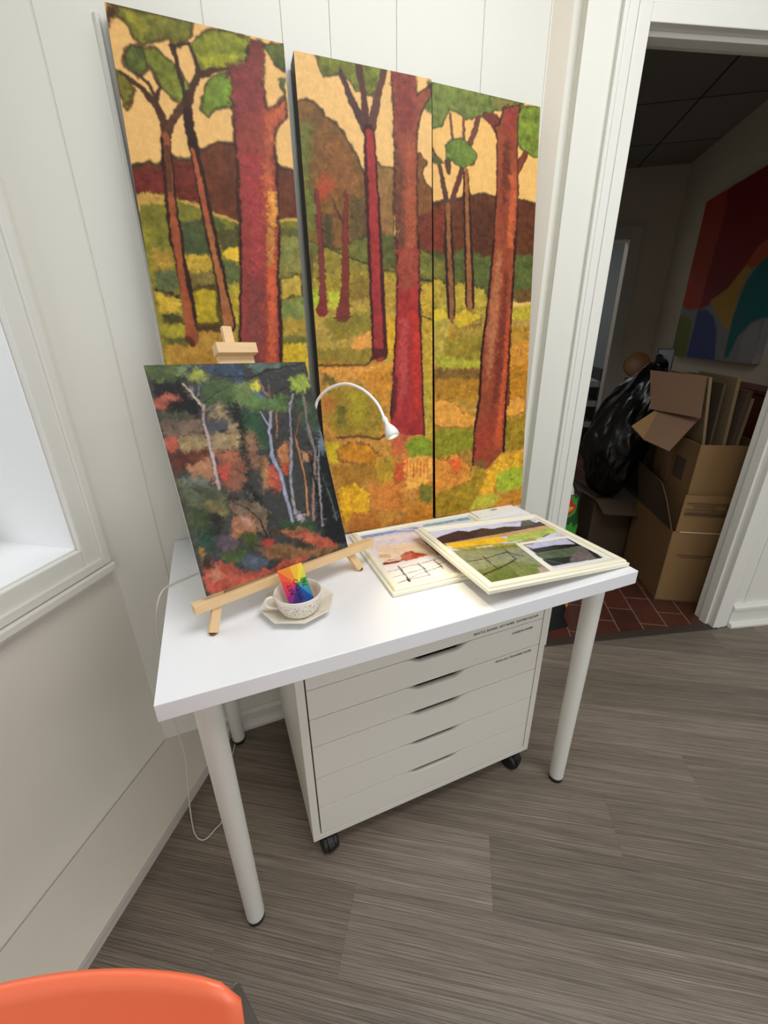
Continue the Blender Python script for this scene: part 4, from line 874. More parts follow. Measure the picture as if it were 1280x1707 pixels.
clampbox((-.040, .006, -.012), (.040, .026, .014)).build('clamp', PINE, es, bevel=.001)
clampbox((-.036, -.012, -.014), (.036, .006, -.003)).build('clamp', PINE, es, bevel=.001)
# ledge bar
bar('ledge', (0.3318,-0.4143,0.79), (0.7243,-0.2905,0.79), .021, .018, Vector((0, 0, 1)) - bn*.1)
BOARD = paint_mat('oil_paint_board', .38, .3, 300)
bd = painted_panel('canvas_board', bo, ba, bb_, bW, bH, 230, 300, ART['BD'], .003, BOARD, side=(225, 220, 205), warp=1.5, streak=(6, 9), tex=1.0, gain=.9)
tag(bd, 'unframed forest and rock painting on board held by the small pine easel', 'painting')
# ------------------------------------------------------------------ framed pictures
def framed(F, ops, name, label, body_label, H1, inset, extra=None):
    x, y, yaw, W, D, zl, zr = F
    a = Vector((math.cos(yaw), math.sin(yaw), (zr-zl)/W)).normalized(); b = Vector((-math.sin(yaw), math.cos(yaw), 0)); n = a.cross(b)
    o = Vector((x, y, zl)); r = thing(name, label, 'framed picture', tuple(o))
    P = lambda u, v, h: tuple(a*u + b*v + n*h)
    pr = [(0, 0), (0, .0075), (.0025, .0085), (.005, .0085), (.0055, .0125), (.0085, .0150), (.0125, .0155), (.0165, .0150), (inset, .0125), (inset, .009), (inset+.004, .009), (inset+.004, 0)]
    m_ = MB(); n_ = len(pr); vv = []
    for (cx_, cy_, sx, sy) in ((0, 0, 1, 1), (W, 0, -1, 1), (W, D, -1, -1), (0, D, 1, -1)):
        vv += [P(cx_+sx*q, cy_+sy*q, h) for q, h in pr]
    ff = []
    for k in range(4):
        k2 = (k+1) % 4
        for i in range(n_): i2 = (i+1) % n_; ff.append((k*n_+i, k2*n_+i, k2*n_+i2, k*n_+i2))
    m_.add(vv, ff); m_.build('frame', CREAM, r)
    MB().box((.004, .004, .0005), (W-.004, D-.004, .004), P).build('backing', mat('backing_board', (150, 120, 84), .8), r)
    io = o + a*inset + b*inset + n*H1
    pc = painted_panel('picture', io - o, a, b, W-2*inset, D-2*inset, 200, 170, ops, .002, PRINT, side=(235, 232, 224), parent=r, warp=.8, tex=.9, soft=.7, dab=.35, x0=inset, y0=inset)
    return r, P
PRINT = paint_mat('watercolour_print', .3, .03, 300)
fr1, P1 = framed([0.8672, -0.5622, 0.0207, 0.4041, 0.3176, 0.769, 0.7355], ART['F1'], 'framed_picture', 'cream framed field and fence picture with a small inset photo, lying on top', '', .0085, .021)
# inset card with white border
IN = [(205, 167), (390, 165), (381, 28), (183, 20)]
cen = (sum(q[0] for q in IN)/4000, sum(q[1] for q in IN)/4000)
cd = MB(); q4 = [(q[0]/1000, q[1]/1000) for q in IN]
q4 = [(min(q[0], .3795), q[1]) for q in q4]
inn = [(cen[0]+(q[0]-cen[0])*.84, cen[1]+(q[1]-cen[1])*.84) for q in q4]
vv = [P1(u, v, .0092) for u, v in q4] + [P1(u, v, .0092) for u, v in inn] + [P1(u, v, .0086) for u, v in q4]
cd.add(vv, [(i, (i+1) % 4, 4+(i+1) % 4, 4+i) for i in range(4)] + [(8+i, 8+(i+1) % 4, (i+1) % 4, i) for i in range(4)])
cd.build('photo_border', mat('photo_paper', (238, 236, 226), .4), fr1)
fr2, P2 = framed([0.7107, -0.4495, -0.0193, 0.383, 0.3127, 0.735, 0.735], ART['F2'], 'framed_picture', 'cream framed red barn and snowy fence watercolour, under the other frame', '', .0085, .019)
# price card behind the frames
pc = thing('price_card', 'small white card lying behind the framed pictures', 'card', (1.17, -.155, HT))
MB().box((-.06, -.02, 0), (.09, .035, .006)).build('card', mat('card_stock', (240, 240, 236), .5), pc, bevel=.0005)
text('lettering', '. 207', .016, INK, M4((-.005, .004, .0064), (1, 0, 0), (0, 1, 0), (0, 0, 1)), pc)
# ------------------------------------------------------------------ saucer, cup, cards
SC = (.519, -.407, HT)
CHI = mat('cream_glaze', (232, 226, 212), .16, coat=.3)
sa = MB()
sa.lathe([(.0001, .003), (.030, .003), (.034, .005), (.070, .016), (.0745, .0175), (.0745, .0150), (.036, .001), (.030, 0), (.0001, 0)], 8, (0, 0, 0), rot=R_(-91.5), caps=False, smooth=False)
so = sa.build('saucer', CHI, bevel=.0008); so.location = SC; tag(so, 'white octagonal saucer under the patterned cup', 'saucer')
CC = (.519, -.4275, HT+.0035)
cup = thing('teacup', 'cream teacup with grey floral band holding a rainbow card on its saucer', 'cup', CC)
def cup_mat():
    m = bpy.data.materials.new('floral_glaze'); m.use_nodes = True; nt = m.node_tree; b = nt.nodes['Principled BSDF']; N = nt.nodes.new; K = nt.links.new
    tc = N('ShaderNodeTexCoord'); sp = N('ShaderNodeSeparateXYZ'); K(tc.outputs['Object'], sp.inputs[0])
    at = N('ShaderNodeMath'); at.operation = 'ARCTAN2'; K(sp.outputs[1], at.inputs[0]); K(sp.outputs[0], at.inputs[1])
    cb = N('ShaderNodeCombineXYZ'); K(at.outputs[0], cb.inputs[0]); mz = N('ShaderNodeMath'); mz.operation = 'MULTIPLY'; mz.inputs[1].default_value = 24; K(sp.outputs[2], mz.inputs[0]); K(mz.outputs[0], cb.inputs[1])
    vo = N('ShaderNodeTexVoronoi'); vo.feature = 'DISTANCE_TO_EDGE'; vo.inputs['Scale'].default_value = 9; K(cb.outputs[0], vo.inputs['Vector'])
    no = N('ShaderNodeTexNoise'); no.inputs['Scale'].default_value = 11; no.inputs['Detail'].default_value = 3; K(cb.outputs[0], no.inputs['Vector'])
    l1 = N('ShaderNodeMath'); l1.operation = 'LESS_THAN'; l1.inputs[1].default_value = .11; K(vo.outputs['Distance'], l1.inputs[0])
    l2 = N('ShaderNodeMath'); l2.operation = 'GREATER_THAN'; l2.inputs[1].default_value = .5; K(no.outputs['Fac'], l2.inputs[0])
    a1 = N('ShaderNodeMath'); a1.operation = 'MULTIPLY'; K(l1.outputs[0], a1.inputs[0]); K(l2.outputs[0], a1.inputs[1])
    g1 = N('ShaderNodeMath'); g1.operation = 'GREATER_THAN'; g1.inputs[1].default_value = .020; K(sp.outputs[2], g1.inputs[0])
    g2 = N('ShaderNodeMath'); g2.operation = 'LESS_THAN'; g2.inputs[1].default_value = .043; K(sp.outputs[2], g2.inputs[0])
    a2 = N('ShaderNodeMath'); a2.operation = 'MULTIPLY'; K(g1.outputs[0], a2.inputs[0]); K(g2.outputs[0], a2.inputs[1])
    a3 = N('ShaderNodeMath'); a3.operation = 'MULTIPLY'; K(a1.outputs[0], a3.inputs[0]); K(a2.outputs[0], a3.inputs[1])
    mx = N('ShaderNodeMix'); mx.data_type = 'RGBA'; K(a3.outputs[0], mx.inputs[0]); mx.inputs[6].default_value = lin((232, 226, 212)) + (1,); mx.inputs[7].default_value = lin((172, 154, 142)) + (1,)
    K(mx.outputs[2], b.inputs['Base Color']); b.inputs['Roughness'].default_value = .18; return m
cm = MB(); cm.lathe([(r_*1.0, z_*1.06) for r_, z_ in [(.0001, .002), (.022, .002), (.024, 0), (.027, 0), (.028, .004), (.036, .012), (.042, .024), (.0445, .038), (.046, .048)]], 48, caps=False)
cm.cur = 1; cm.lathe([(r_*1.0, z_*1.06) for r_, z_ in [(.046, .048), (.0452, .0495), (.0438, .048), (.0425, .038), (.040, .025), (.034, .014), (.026, .008), (.0001, .006)]], 48, caps=False)
cm.build('bowl', [cup_mat(), CHI], cup)
hd = MB(); ha = R_(172); hx, hy = math.cos(ha), math.sin(ha)
hd.tube(spline([(hx*.0450, hy*.0450, .043), (hx*.055, hy*.055, .044), (hx*.063, hy*.063, .036), (hx*.058, hy*.058, .024), (hx*.0388, hy*.0388, .018)], 6), .0032, 10)
hd.build('handle', CHI, cup)
# rainbow business card
kc = thing('business_card', 'rainbow wedge business card standing in the teacup', 'business card', (.5235, -.412, HT+.0095))
kx = Vector((.975, -.06, .21)).normalized(); kup = Vector((-.14, .22, .96)); kup = (kup - kx*kup.dot(kx)).normalized(); kn = kx.cross(kup)
KW, KH = .0485, .086
ko = Vector((-.0195, -.009, .0005))
KP = lambda u, v, h: tuple(ko + kx*u + kup*v + kn*h)
wedges = [((0, KH), (.5*KW, KH), (244, 140, 40)), ((.5*KW, KH), (.86*KW, KH), (246, 190, 44)), ((.86*KW, KH), (KW, KH), (248, 212, 48)), ((KW, KH), (KW, KH*.86), (250, 226, 50)), ((KW, KH*.86), (KW, KH*.66), (222, 220, 60)), ((KW, KH*.66), (KW, KH*.40), (70, 170, 90)), ((KW, KH*.40), (KW, KH*.12), (60, 160, 200)),
          ((KW, KH*.12), (KW, 0), (40, 100, 190)), ((KW, 0), (.55*KW, 0), (40, 90, 180)), ((.55*KW, 0), (0, 0), (70, 50, 140)), ((0, 0), (0, KH*.3), (150, 50, 140)), ((0, KH*.3), (0, KH*.5), (220, 40, 120)), ((0, KH*.5), (0, KH*.74), (228, 54, 60)), ((0, KH*.74), (0, KH), (238, 88, 44))]
km = MB(); kms = []
for i, (p0, p1, c) in enumerate(wedges):
    kms.append(mat('card_ink_%d' % i, c, .4)); km.cur = i; cen_ = (.56*KW, KH*.56)
    km.add([KP(p0[0], p0[1], .0018), KP(p1[0], p1[1], .0018), KP(cen_[0], cen_[1], .0018)], [(0, 2, 1)])
km.cur = len(wedges); kms.append(mat('card_edge', (236, 120, 60), .5)); km.box((0, 0, 0), (KW, KH, .00175), KP)
km.build('card', kms, kc)
for s_, u_, v_ in (('ART', .0165, .0285), ('STUDIO', .0305, .0125), ('760', .0450, .0370)):
    text('lettering', s_, .0128, INK, M4(KP(u_, v_, .0021), kup, -kx, kn), kc, .0001)
# ------------------------------------------------------------------ gooseneck lamp
lp = thing('gooseneck_lamp', 'white gooseneck lamp arching over the framed pictures, plugged in by its cord', 'lamp', (.60, -.16, HT))
def rel(q, o=(.60, -.16, HT)): return (q[0]-o[0], q[1]-o[1], q[2]-o[2])
lb = MB(); lb.lathe([(.0001, 0), (.042, 0), (.043, .004), (.038, .010), (.012, .015), (.009, .03), (.0001, .03)], 36, caps=False); lb.build('base', WPL, lp)
path = [(.60, -.16, HT+.02), (.603, -.155, .86), (.612, -.145, .98), (0.6438,-0.155,1.0876),(0.6546,-0.165,1.1152),(0.6743,-0.185,1.1359),(0.7032,-0.215,1.1462),(0.7311,-0.245,1.1349),(0.7509,-0.275,1.1094),(0.7569,-0.3,1.0811)]
MB().tube([rel(q) for q in spline(path, 10)], .0034, 12).build('gooseneck', WPL, lp)
hp, ht_ = Vector(path[-1]), Vector((.768, -.332, 1.040)); hdv = (ht_-hp).normalized()
hh = MB(); hh.lathe([(.0045, -.002), (.006, .002), (.0062, .008), (.0045, .012), (.007, .018), (.0125, .028), (.0148, .038), (.0140, .046), (.011, .0465), (.0120, .040), (.0001, .030)], 28, caps=False)
rq = hdv.to_track_quat('Z', 'Y')
hh.build('lamp_head', WPL, lp, T=lambda x, y, z: rel(tuple(hp + rq @ Vector((x, y, z)))))
bl = MB(); bl.lathe([(.0001, .0445), (.0045, .0435), (.006, .040), (.005, .036), (.0001, .034)], 16, caps=False)
bl.build('bulb', mat('led_bulb', (255, 236, 190), .3, emit=((255, 226, 170), 6)), lp, T=lambda x, y, z: rel(tuple(hp + rq @ Vector((x, y, z)))))
sl_ = bpy.data.lights.new('lamp_spot', 'SPOT'); sl_.energy = 3.2; sl_.color = (1, .82, .52); sl_.spot_size = R_(80); sl_.spot_blend = .9; sl_.shadow_soft_size = .006
so_ = bpy.data.objects.new('lamp_spot', sl_); COL.objects.link(so_); so_.location = hp + hdv*.048; so_.rotation_euler = (-(hdv.to_track_quat('Z', 'Y') @ Vector((0, 0, 1)))).to_track_quat('Z', 'Y').to_euler()
MB().tube([rel(q) for q in spline([(0.6,-0.16,0.742),(0.52,-0.15,0.738),(0.42,-0.16,0.7365),(0.3389,-0.1741,0.7365),(0.3067,-0.189,0.7365),(0.2761,-0.2061,0.7365),(0.258,-0.225,0.732),(0.2448,-0.24,0.7065),(0.2325,-0.235,0.6462),(0.2281,-0.225,0.5898),(0.2165,-0.21,0.4541),(0.2107,-0.205,0.3519),(0.2113,-0.2,0.2154),(0.2034,-0.2,0.1376),(0.192,-0.215,0.0283),(0.2002,-0.2701,0.004),(0.2224,-0.2948,0.003),(0.2502,-0.2791,0.003),(0.2735,-0.25,0.003),(0.285,-0.12,0.004),(0.3136,-0.0567,0.004),(0.33,0.0,0.01)], 8)], .0017, 8).build('cord', CORD, lp)
# ------------------------------------------------------------------ orange chair
ch = thing('chair', 'orange plastic shell chair with grey tube legs in the near left corner', 'chair', (.165, -.868, 0), R_(-8))
ORG = mat('orange_plastic', (255, 122, 82), .36, spec=.8)
def shell():
    m_ = MB(); nu, nv = 33, 22; Vt = []
    for side in (0, 1):
        for j in range(nv):
            tz = j/(nv-1); z = .455 + (.785-.455)*tz
            for i in range(nu):
                s = -1 + 2*i/(nu-1)
                hwid = .172 + .036*min(1, tz*1.1)
                # rounded upper corners
                zz = z; r = .020
                x = s*hwid
                top_z = .785 - (max(0, abs(x)-(hwid-r)) and (r - math.sqrt(max(0, r*r-(abs(x)-(hwid-r))**2))))*.85
                zz = .455 + (top_z-.455)*tz
                y = -1.12*x*x*(.6+.4*tz) - .10*(1-tz) - (1.2*max(0, abs(x)-.17)**2) - side*.0045 - (.12*(1-tz)**4)
                Vt.append((x, y, zz))
    n0 = nu*nv; F_ = []
    for j in range(nv-1):
        for i in range(nu-1):
            q = j*nu+i; F_.append((q, q+nu, q+nu+1, q+1)); F_.append((n0+q, n0+q+1, n0+q+nu+1, n0+q+nu))
    for i in range(nu-1): q = (nv-1)*nu+i; F_.append((q, n0+q, n0+q+1, q+1)); F_.append((i, i+1, n0+i+1, n0+i))
    for j in range(nv-1): q = j*nu; F_.append((q, n0+q, n0+q+nu, q+nu)); q = j*nu+nu-1; F_.append((q, q+nu, n0+q+nu, n0+q))
    m_.add(Vt, F_, True); return m_
shell().build('backrest', ORG, ch)
st = MB(); pts_ = []
for i in range(15):
    a = math.pi*i/14; pts_.append((.20*math.cos(a)*(1 if abs(math.cos(a)) < .9 else .99), -.36-.10*math.sin(a)))
poly = [(-.178, -.10), (.178, -.10)] + [(.205, -.2)] + pts_ + [(-.205, -.2)]
st.prism(poly, .440, .452); st.build('seat', ORG, ch, bevel=.005)
GRY = mat('grey_tube', (132, 130, 124), .4, metal=.4)
cs_, sn_ = math.cos(R_(8)), math.sin(R_(8))
for (tp, ft) in (((.215, -.03, .44), (.078, .261, 0)), ((-.20, -.03, .44), (-.10, .26, 0)), ((.16, -.38, .44), (.22, -.52, 0)), ((-.16, -.38, .44), (-.22, -.52, 0))):
    MB().tube(spline([tp, tuple(tp[k]*.8+ft[k]*.2 for k in range(3)), tuple(tp[k]*.1+ft[k]*.9 for k in range(3)), (ft[0], ft[1], .002)], 4), .009, 14).build('leg', GRY, ch)
# ------------------------------------------------------------------ next room: things
CB = mat('cardboard', (128, 98, 60), .85, var=.10, vscale=6, bump=.05, bscale=80)
CBD = mat('cardboard_inner', (116, 88, 66), .9, var=.08, vscale=6)
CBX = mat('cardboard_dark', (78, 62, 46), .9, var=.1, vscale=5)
BU, BV = (.848, -.53), (.53, .848); B0 = (2.334, .003)
def BX(u, v, z): return (B0[0]+BU[0]*u+BV[0]*v, B0[1]+BU[1]*u+BV[1]*v, z)
def slab(m_, pts, th):      # quad panel with thickness
    P = [Vector(q) for q in pts]; n = (P[1]-P[0]).cross(P[2]-P[0]).normalized()*th
    k = len(P); m_.add([tuple(q) for q in P] + [tuple(q-n) for q in P], [tuple(range(k)), tuple(range(k, 2*k))[::-1]] + [(i, k+i, k+(i+1) % k, (i+1) % k) for i in range(k)]); return m_
def rot_parent(name, label, cat, T, o, group=None):
    q = T(*o); return thing(name, label, cat, q, 0, group), (lambda u, v, z, q=q, T=T: tuple(Vector(T(u, v, z))-Vector(q)))
# lower box
b1, TB = rot_parent('cardboard_box', 'large brown printed carton with raised front flap, standing on the brick floor in the doorway', 'cardboard box', BX, (0, 0, 0))
m_ = MB(); t_ = .006
m_.box((0, 0, .001), (.34, t_, .38), TB); m_.box((0, .44-t_, .001), (.34, .44, .38), TB); m_.box((0, 0, .001), (t_, .44, .38), TB); m_.box((.34-t_, 0, .001), (.34, .44, .38), TB); m_.box((0, 0, .001), (.34, .44, .008), TB)
m_.build('carton_body', CB, b1)
m_ = MB(); slab(m_, [TB(.012, -.002, .382), TB(.333, -.002, .382), TB(.328, .006, .56), TB(.018, .006, .56)], .005); fl1 = m_.build('flap', CB, b1)
m_ = MB(); slab(m_, [TB(-.001, .42, .382), TB(-.001, .012, .382), TB(-.04, .045, .52), TB(-.035, .14, .575), TB(-.045, .41, .60)], .005); m_.build('flap', CBX, b1)
ik = mat('carton_print', (78, 60, 46), .9)
m_ = MB()
for (u0, u1, z, h) in ((.03, .20, .523, .004), (.22, .32, .523, .004), (.06, .15, .508, .003), (.19, .23, .506, .008), (.26, .32, .508, .003), (.03, .32, .493, .003)): m_.box((u0, -.0055, z), (u1, -.004, z+h), TB)
m_.build('printed_lines', ik, fl1)
random.seed(5); m_ = MB(); u_ = .03
while u_ < .30: w_ = random.uniform(.006, .014); m_.box((u_, -.0055, .468), (u_+w_, -.004, .480), TB); u_ += w_+.003
m_.build('lettering', ik, fl1)
MB().box((.03, -.0032, .378), (.23, -.001, .382), TB).build('crease', mat('pale_crease', (214, 196, 160), .7), b1)
m_ = MB(); m_.box((.045, -.0015, .258), (.22, 0, .262), TB); m_.box((.06, -.0015, .248), (.17, 0, .251), TB); m_.build('printed_lines', ik, b1)
# upper box
b2, TU = rot_parent('cardboard_box', 'open brown carton full of flattened cardboard, set inside the printed carton', 'cardboard box', BX, (.03, .03, .012))
m_ = MB(); a0, a1, c0_, c1_, zt = .030, .31, .030, .42, .785
m_.box((a0, c0_, .012), (a1, c0_+t_, zt), TU); m_.box((a0, c1_-t_, .012), (a1, c1_, zt), TU); m_.box((a0, c0_, .012), (a0+t_, c1_, zt), TU); m_.box((a1-t_, c0_, .012), (a1, c1_, zt), TU); m_.box((a0, c0_, .012), (a1, c1_, .02), TU)
m_.build('carton_body', CB, b2)
MB().box((a0-.0012, .10, .60), (a0, .20, .70), TU).build('label_patch', CBX, b2)
MB().box((a0-.0012, .24, .55), (a0, .32, .785), TU).build('packing_tape', mat('packing_tape', (150, 118, 96), .3), b2)
o2 = Vector(BX(.03, .03, .012)); S2 = lambda q: tuple(Vector(q)-o2)
m_ = MB(); slab(m_, [S2(q) for q in ((2.3994,0.2432,0.916),(2.4357,0.0764,0.8889),(2.2566,0.0612,0.7568),(2.2427,0.179,0.7842))], .005); m_.build('flap', CBD, b2)
m_ = MB(); slab(m_, [S2(q) for q in ((2.3994,0.2432,0.916),(2.2467,0.1819,0.7832),(2.2418,0.2558,0.8339))], .005); m_.build('flap', CB, b2)
m_ = MB(); slab(m_, [S2(q) for q in ((2.3723,0.3152,1.0772),(2.4105,0.0795,1.0633),(2.3932,0.0502,0.8939),(2.3587,0.2618,0.9051))], .006); m_.build('flap', CBD, b2)
shs = [(0.025, 1.06, 0.068, 0.776), (0.088, 1.036, 0.096, 0.791), (0.134, 1.06, 0.148, 0.811), (0.187, 1.007, 0.182, 0.82), (0.21, 0.975, 0.205, 0.82)]
wl = ['first', 'second', 'third', 'fourth', 'last']
KR = mat('kraft_edge', (128, 108, 76), .9, var=.15, vscale=60); 
for i, (ut, zt_, ub, zb) in enumerate(shs):
    m_ = MB(); th = (.012, .010, .014, .022, .012)[i]; L_ = (.33, .30, .30, .20, .14)[i]
    slope = (ut-ub)/(zt_-zb); z0_ = .30; u0_ = ub - slope*(zb-z0_)
    P = [BX(u0_, .09, z0_), BX(ut, .09, zt_), BX(ut-.01, .09+L_, zt_+.005), BX(u0_, .09+L_, z0_)]
    q = BX(u0_, .09, z0_); ar = MB(); slab(ar, [tuple(Vector(p)-Vector(q)) for p in P], th)
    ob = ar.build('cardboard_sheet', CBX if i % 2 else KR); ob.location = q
    tag(ob, ['leftmost upright flattened carton in the open box', 'flattened carton with a pale edge, second from left in the open box', 'tallest flattened carton in the middle of the open box', 'thick frayed cardboard sheet, second from right in the open box', 'shortest flattened carton, at the right of the open box'][i], 'cardboard sheet', 'flattened cartons in the open box')
# dark low box below the bag
b3, T3 = rot_parent('cardboard_box', 'low dark carton with open flaps under the black bin bag', 'cardboard box', lambda u, v, z: (2.56+BU[0]*u+BV[0]*v, .44+BU[1]*u+BV[1]*v, z), (0, 0, 0))
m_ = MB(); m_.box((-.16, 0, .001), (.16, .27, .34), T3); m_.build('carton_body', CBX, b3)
m_ = MB(); slab(m_, [T3(-.16, .0, .342), T3(.16, .0, .342), T3(.15, -.13, .30), T3(-.14, -.12, .30)], .005); slab(m_, [T3(-.162, .27, .342), T3(-.162, .02, .342), T3(-.26, .05, .39), T3(-.25, .26, .39)], .005); m_.build('flap', CBX, b3)
# black bin bag
def bag():
    import bmesh
    bm = bmesh.new(); bmesh.ops.create_icosphere(bm, subdivisions=6, radius=1)
    for v_ in bm.verts:
        x, y, z = v_.co; an = math.atan2(y, x)
        rr = 1.0 if z < .15 else 1-.26*((z-.15)/.85)**1.5
        fold = 1 + .03*math.sin(5*an+4*z) + .018*math.sin(9*an-7*z+1) + .012*math.sin(17*an+11*z+2*math.sin(6*z))
        v_.co = Vector((x*rr*fold*.165, y*rr*fold*.15, z*.36 + .012*math.sin(5*an+8*z)))
        nv = Vector((x*1.6, y*1.6, z*2.2)); cr_ = noise.ridged_multi_fractal(nv, .9, 2.2, 5, 1, 2)*.011 + noise.noise(nv*1.3)*.02
        v_.co += Vector((x, y, z*.6))*cr_
        if z > -.2: v_.co.x += .115*(z+.2)**1.2; v_.co.y += -.045*(z+.2)**1.2
    me = bpy.data.meshes.new('bin_bag'); bm.to_mesh(me); bm.free()
    for p in me.polygons: p.use_smooth = True
    return me
BAGM = mat('black_polythene', (6, 6, 7), .3, bump=.6, bscale=40, spec=.45)
bg = thing('bin_bag', 'bulging knotted black plastic bin bag in the dark room, left of the cartons', 'bin bag', (2.53, .53, .343))
bo_ = bpy.data.objects.new('sack', bag()); bo_.data.materials.append(BAGM); COL.objects.link(bo_); bo_.parent = bg; bo_.location = (-.01, .02, .378)
kn = MB(); kn.tube(spline([(.10, -.03, .66), (.115, -.04, .72), (.12, -.045, .745), (.125, -.05, .755), (.135, -.055, .765)], 5), [.06, .06, .055, .05, .045, .04, .035, .03, .026, .024, .024, .026, .03, .033, .036, .04, .042, .045, .046, .04, .03], 14)
kn.build('knotted_neck', BAGM, bg)
# round wooden disc and small dark picture
ds = MB(); ds.lathe([(.0001, 0), (.072, 0), (.076, .006), (.076, .014), (.07, .02), (.0001, .02)], 40, caps=False)
q = Vector((2.955, .852, 1.052)); dd_ = Vector((-.6, -.72, .25)).normalized().to_track_quat('Z', 'Y')
dso = ds.build('wooden_stool', mat('varnished_wood', (120, 80, 40), .5, var=.15, vscale=12), T=lambda x, y, z: tuple(dd_ @ Vector((x, y, z)))); dso.location = q
dso.name = 'wooden_paddle'; tag(dso, 'round varnished wooden board behind the black bin bag', 'wooden board')
pf = thing('picture_frame', 'small dark framed print with white marks standing behind the carton', 'framed picture', (2.86, .66, 1.02))
pu = Vector((.60, -.80, 0)); pvv = Vector((.06, .05, 1)).normalized(); pn = pu.cross(pvv)
PF = lambda u, v, h: tuple(pu*u + pvv*v + pn*h)
MB().box((0, -.043, 0), (.085, .135, .02), PF).build('frame', mat('black_frame', (20, 20, 20), .5), pf, bevel=.001)
MB().box((.006, -.035, .02), (.079, .128, .0215), PF).build('print', mat('grey_print', (110, 114, 114), .5, var=.35, vscale=40), pf)
m_ = MB()
for i, (u_, t2) in enumerate(((.012, 0), (.030, .003), (.050, .012))):
    m_.add([PF(u_, .008, .022), PF(u_+.006, .008, .022), PF(u_+.006+t2, .04, .022), PF(u_+t2, .04, .022)], [(0, 1, 2, 3)]); m_.add([PF(u_-.003, .040, .022), PF(u_+.012+t2, .040, .022), PF(u_+.012+t2, .045, .022), PF(u_-.003, .045, .022)], [(0, 1, 2, 3)])
m_.build('white_marks', mat('white_marks', (230, 230, 226), .6), pf)
# carton standing under the small picture so it has something to rest on
b4, T4 = rot_parent('cardboard_box', 'tall dark carton at the back, mostly hidden by the bin bag', 'cardboard box', lambda u, v, z: (2.80+BU[0]*u+BV[0]*v, .64+BU[1]*u+BV[1]*v, z), (0, 0, 0))
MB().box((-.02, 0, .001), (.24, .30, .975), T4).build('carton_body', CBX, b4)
# red-brown cabinet
cbn = thing('wooden_cabinet', 'dark red-brown wooden cabinet against the wall behind the cartons', 'cabinet', RW(1.50, 0, 0))
q = Vector(RW(1.50, 0, 0)); CT = lambda s, d, z: tuple(Vector(RW(s, d, z))-q)
RED = mat('mahogany', (104, 38, 26), .5, var=.2, vscale=10)
MB().box((.88, .004, .001), (2.15, .12, .965), CT).build('body', RED, cbn, bevel=.003); MB().box((.86, .002, .965), (2.17, .13, .985), CT).build('top', RED, cbn, bevel=.003)
# abstract painting
AO, AD = (3.7216,1.14,1.0806), (-0.57358,-0.81915,0.0)
AOv = Vector(AO) + Vector((FD[0], FD[1], 0))*.036
ab = painted_panel('abstract_painting', AOv, AD, (0, 0, 1), 1.07, .955, 140, 130, ART['AB'], .034, paint_mat('flat_acrylic', .6, .05), warp=.6, soft=.5, dab=0, gain=.8)
tag(ab, 'colourful abstract canvas of flat red, orange, teal and blue shapes in the dark room', 'painting')
# green printed shopping bag just behind the door casing
gb = thing('shopping_bag', 'green and red printed shopping bag standing behind the door casing', 'bag', (1.825, .19, 0))
def bagbody(z0, z1, w0, w1, d):
    m_ = MB(); n = 16; Vt = []
    for j in range(9):
        z = z0+(z1-z0)*j/8; w_ = w0+(w1-w0)*j/8
        for k in range(n):
            a = 2*math.pi*k/n; ca1, sa1 = math.cos(a), math.sin(a)
            x = w_*(abs(ca1)**.55)*(1 if ca1 > 0 else -1); y = d*(1-.55*j/8)*(abs(sa1)**.55)*(1 if sa1 > 0 else -1)
            Vt.append((x+.006*math.sin(z*60+k), y+.006*math.sin(z*47+2*k), z))
    F_ = [(j*n+k, j*n+(k+1) % n, (j+1)*n+(k+1) % n, (j+1)*n+k) for j in range(8) for k in range(n)]
    m_.add(Vt, F_, True); m_.add(Vt[:n], [tuple(range(n))[::-1]]); m_.add(Vt[-n:], [tuple(range(n))]); return m_
gm = bpy.data.materials.new('green_print'); gm.use_nodes = True; nt = gm.node_tree; b = nt.nodes['Principled BSDF']
tc = nt.nodes.new('ShaderNodeTexCoord'); vo = nt.nodes.new('ShaderNodeTexNoise'); vo.inputs['Scale'].default_value = 9; nt.links.new(tc.outputs['Object'], vo.inputs['Vector'])
rp = nt.nodes.new('ShaderNodeValToRGB'); rp.color_ramp.interpolation = 'CONSTANT'; rp.color_ramp.elements[0].color = lin((20, 70, 24)) + (1,); rp.color_ramp.elements[1].position = .47; rp.color_ramp.elements[1].color = lin((52, 140, 40)) + (1,)
for ps, c_ in ((.55, (176, 44, 30)), (.61, (216, 150, 50))): e_ = rp.color_ramp.elements.new(ps); e_.color = lin(c_) + (1,)
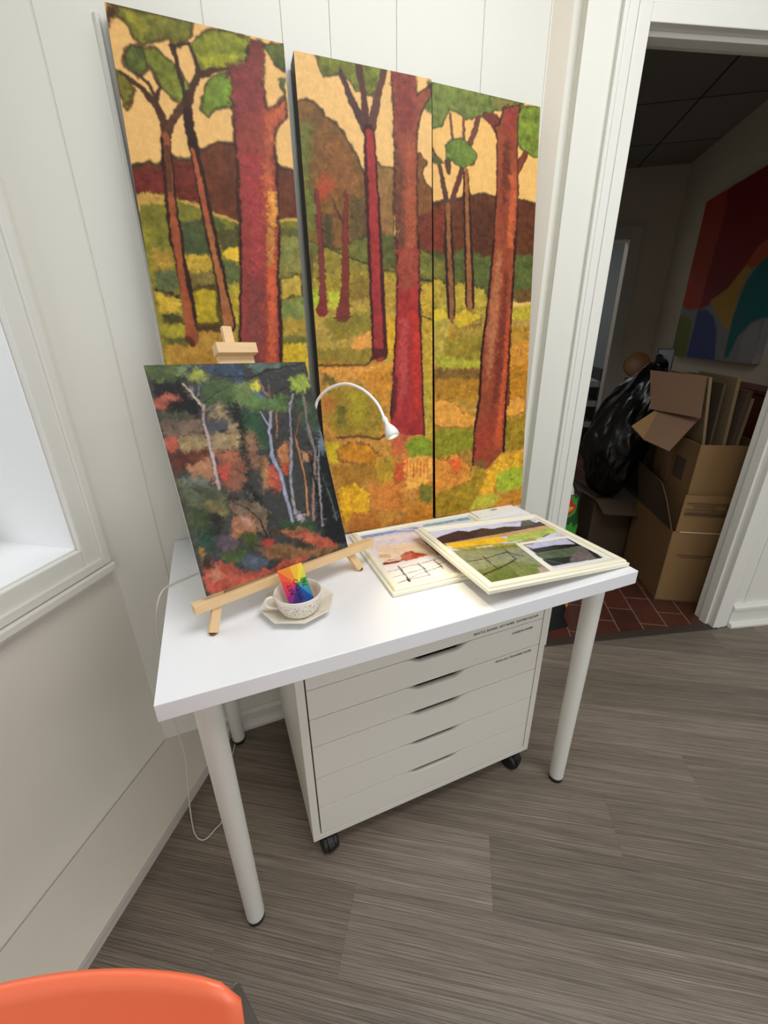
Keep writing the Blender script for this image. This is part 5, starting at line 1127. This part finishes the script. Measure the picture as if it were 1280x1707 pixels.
nt.links.new(vo.outputs['Fac'], rp.inputs[0]); nt.links.new(rp.outputs[0], b.inputs['Base Color'])
bagbody(.002, .575, .085, .066, .075).build('bag_body', gm, gb)
m_ = MB(); m_.tube(spline([(-.03, 0, .57), (-.02, 0, .62), (.01, 0, .635), (.035, 0, .60), (.04, 0, .57)], 5), .010, 10); m_.build('handle', mat('cream_strap', (222, 216, 190), .6), gb)
# dark holdall on the brick floor
hb = bagbody(.001, .15, .10, .07, .055)
ho = hb.build('holdall', mat('black_nylon', (14, 14, 15), .4)); ho.location = (1.70, .075, 0.0); ho.rotation_euler = (0, 0, R_(-15)); tag(ho, 'squat black bag on the brick floor just inside the doorway', 'bag')
# shelf beyond the far doorway
sh_ = thing('shelf_unit', 'grey shelf unit seen through the far doorway', 'shelf', FW(.75, -.62, 0))
q = Vector(FW(.75, -.62, 0)); SF = lambda s, d, z: tuple(Vector(FW(s, d, z))-q)
GS = mat('grey_shelf', (150, 154, 156), .6)
for z in (.30, .52, .72): MB().box((.2, -1.0, z), (1.2, -.62, z+.06), SF).build('shelf_board', GS, sh_)
for s in (.2, 1.18): MB().box((s, -1.0, 0), (s+.02, -.62, .9), SF).build('side_panel', mat('dark_side', (50, 50, 50), .7), sh_)
random.seed(9)
nm = ['silver tin', 'white jar', 'dark bottle', 'pale tub', 'grey can', 'black pot']
for z in (.361, .581):
    for i in range(5):
        s = .34+.16*i+random.uniform(-.02, .02); r = random.uniform(.025, .045); h = random.uniform(.06, .12)
        m_ = MB(); m_.lathe([(.0001, 0), (r, 0), (r, h*.8), (r*.7, h*.9), (r*.7, h), (.0001, h)], 16, caps=False)
        ob = m_.build('jar', mat('jar_%d' % (i % 3), ((190, 194, 198), (60, 60, 64), (120, 120, 116))[i % 3], .35)); ob.location = FW(s, -.75, z)
        tag(ob, ['jar on the lower shelf beyond the far doorway', 'jar on the middle shelf beyond the far doorway'][z > .5], 'jar', ['jars on the lower shelf', 'jars on the middle shelf'][z > .5])
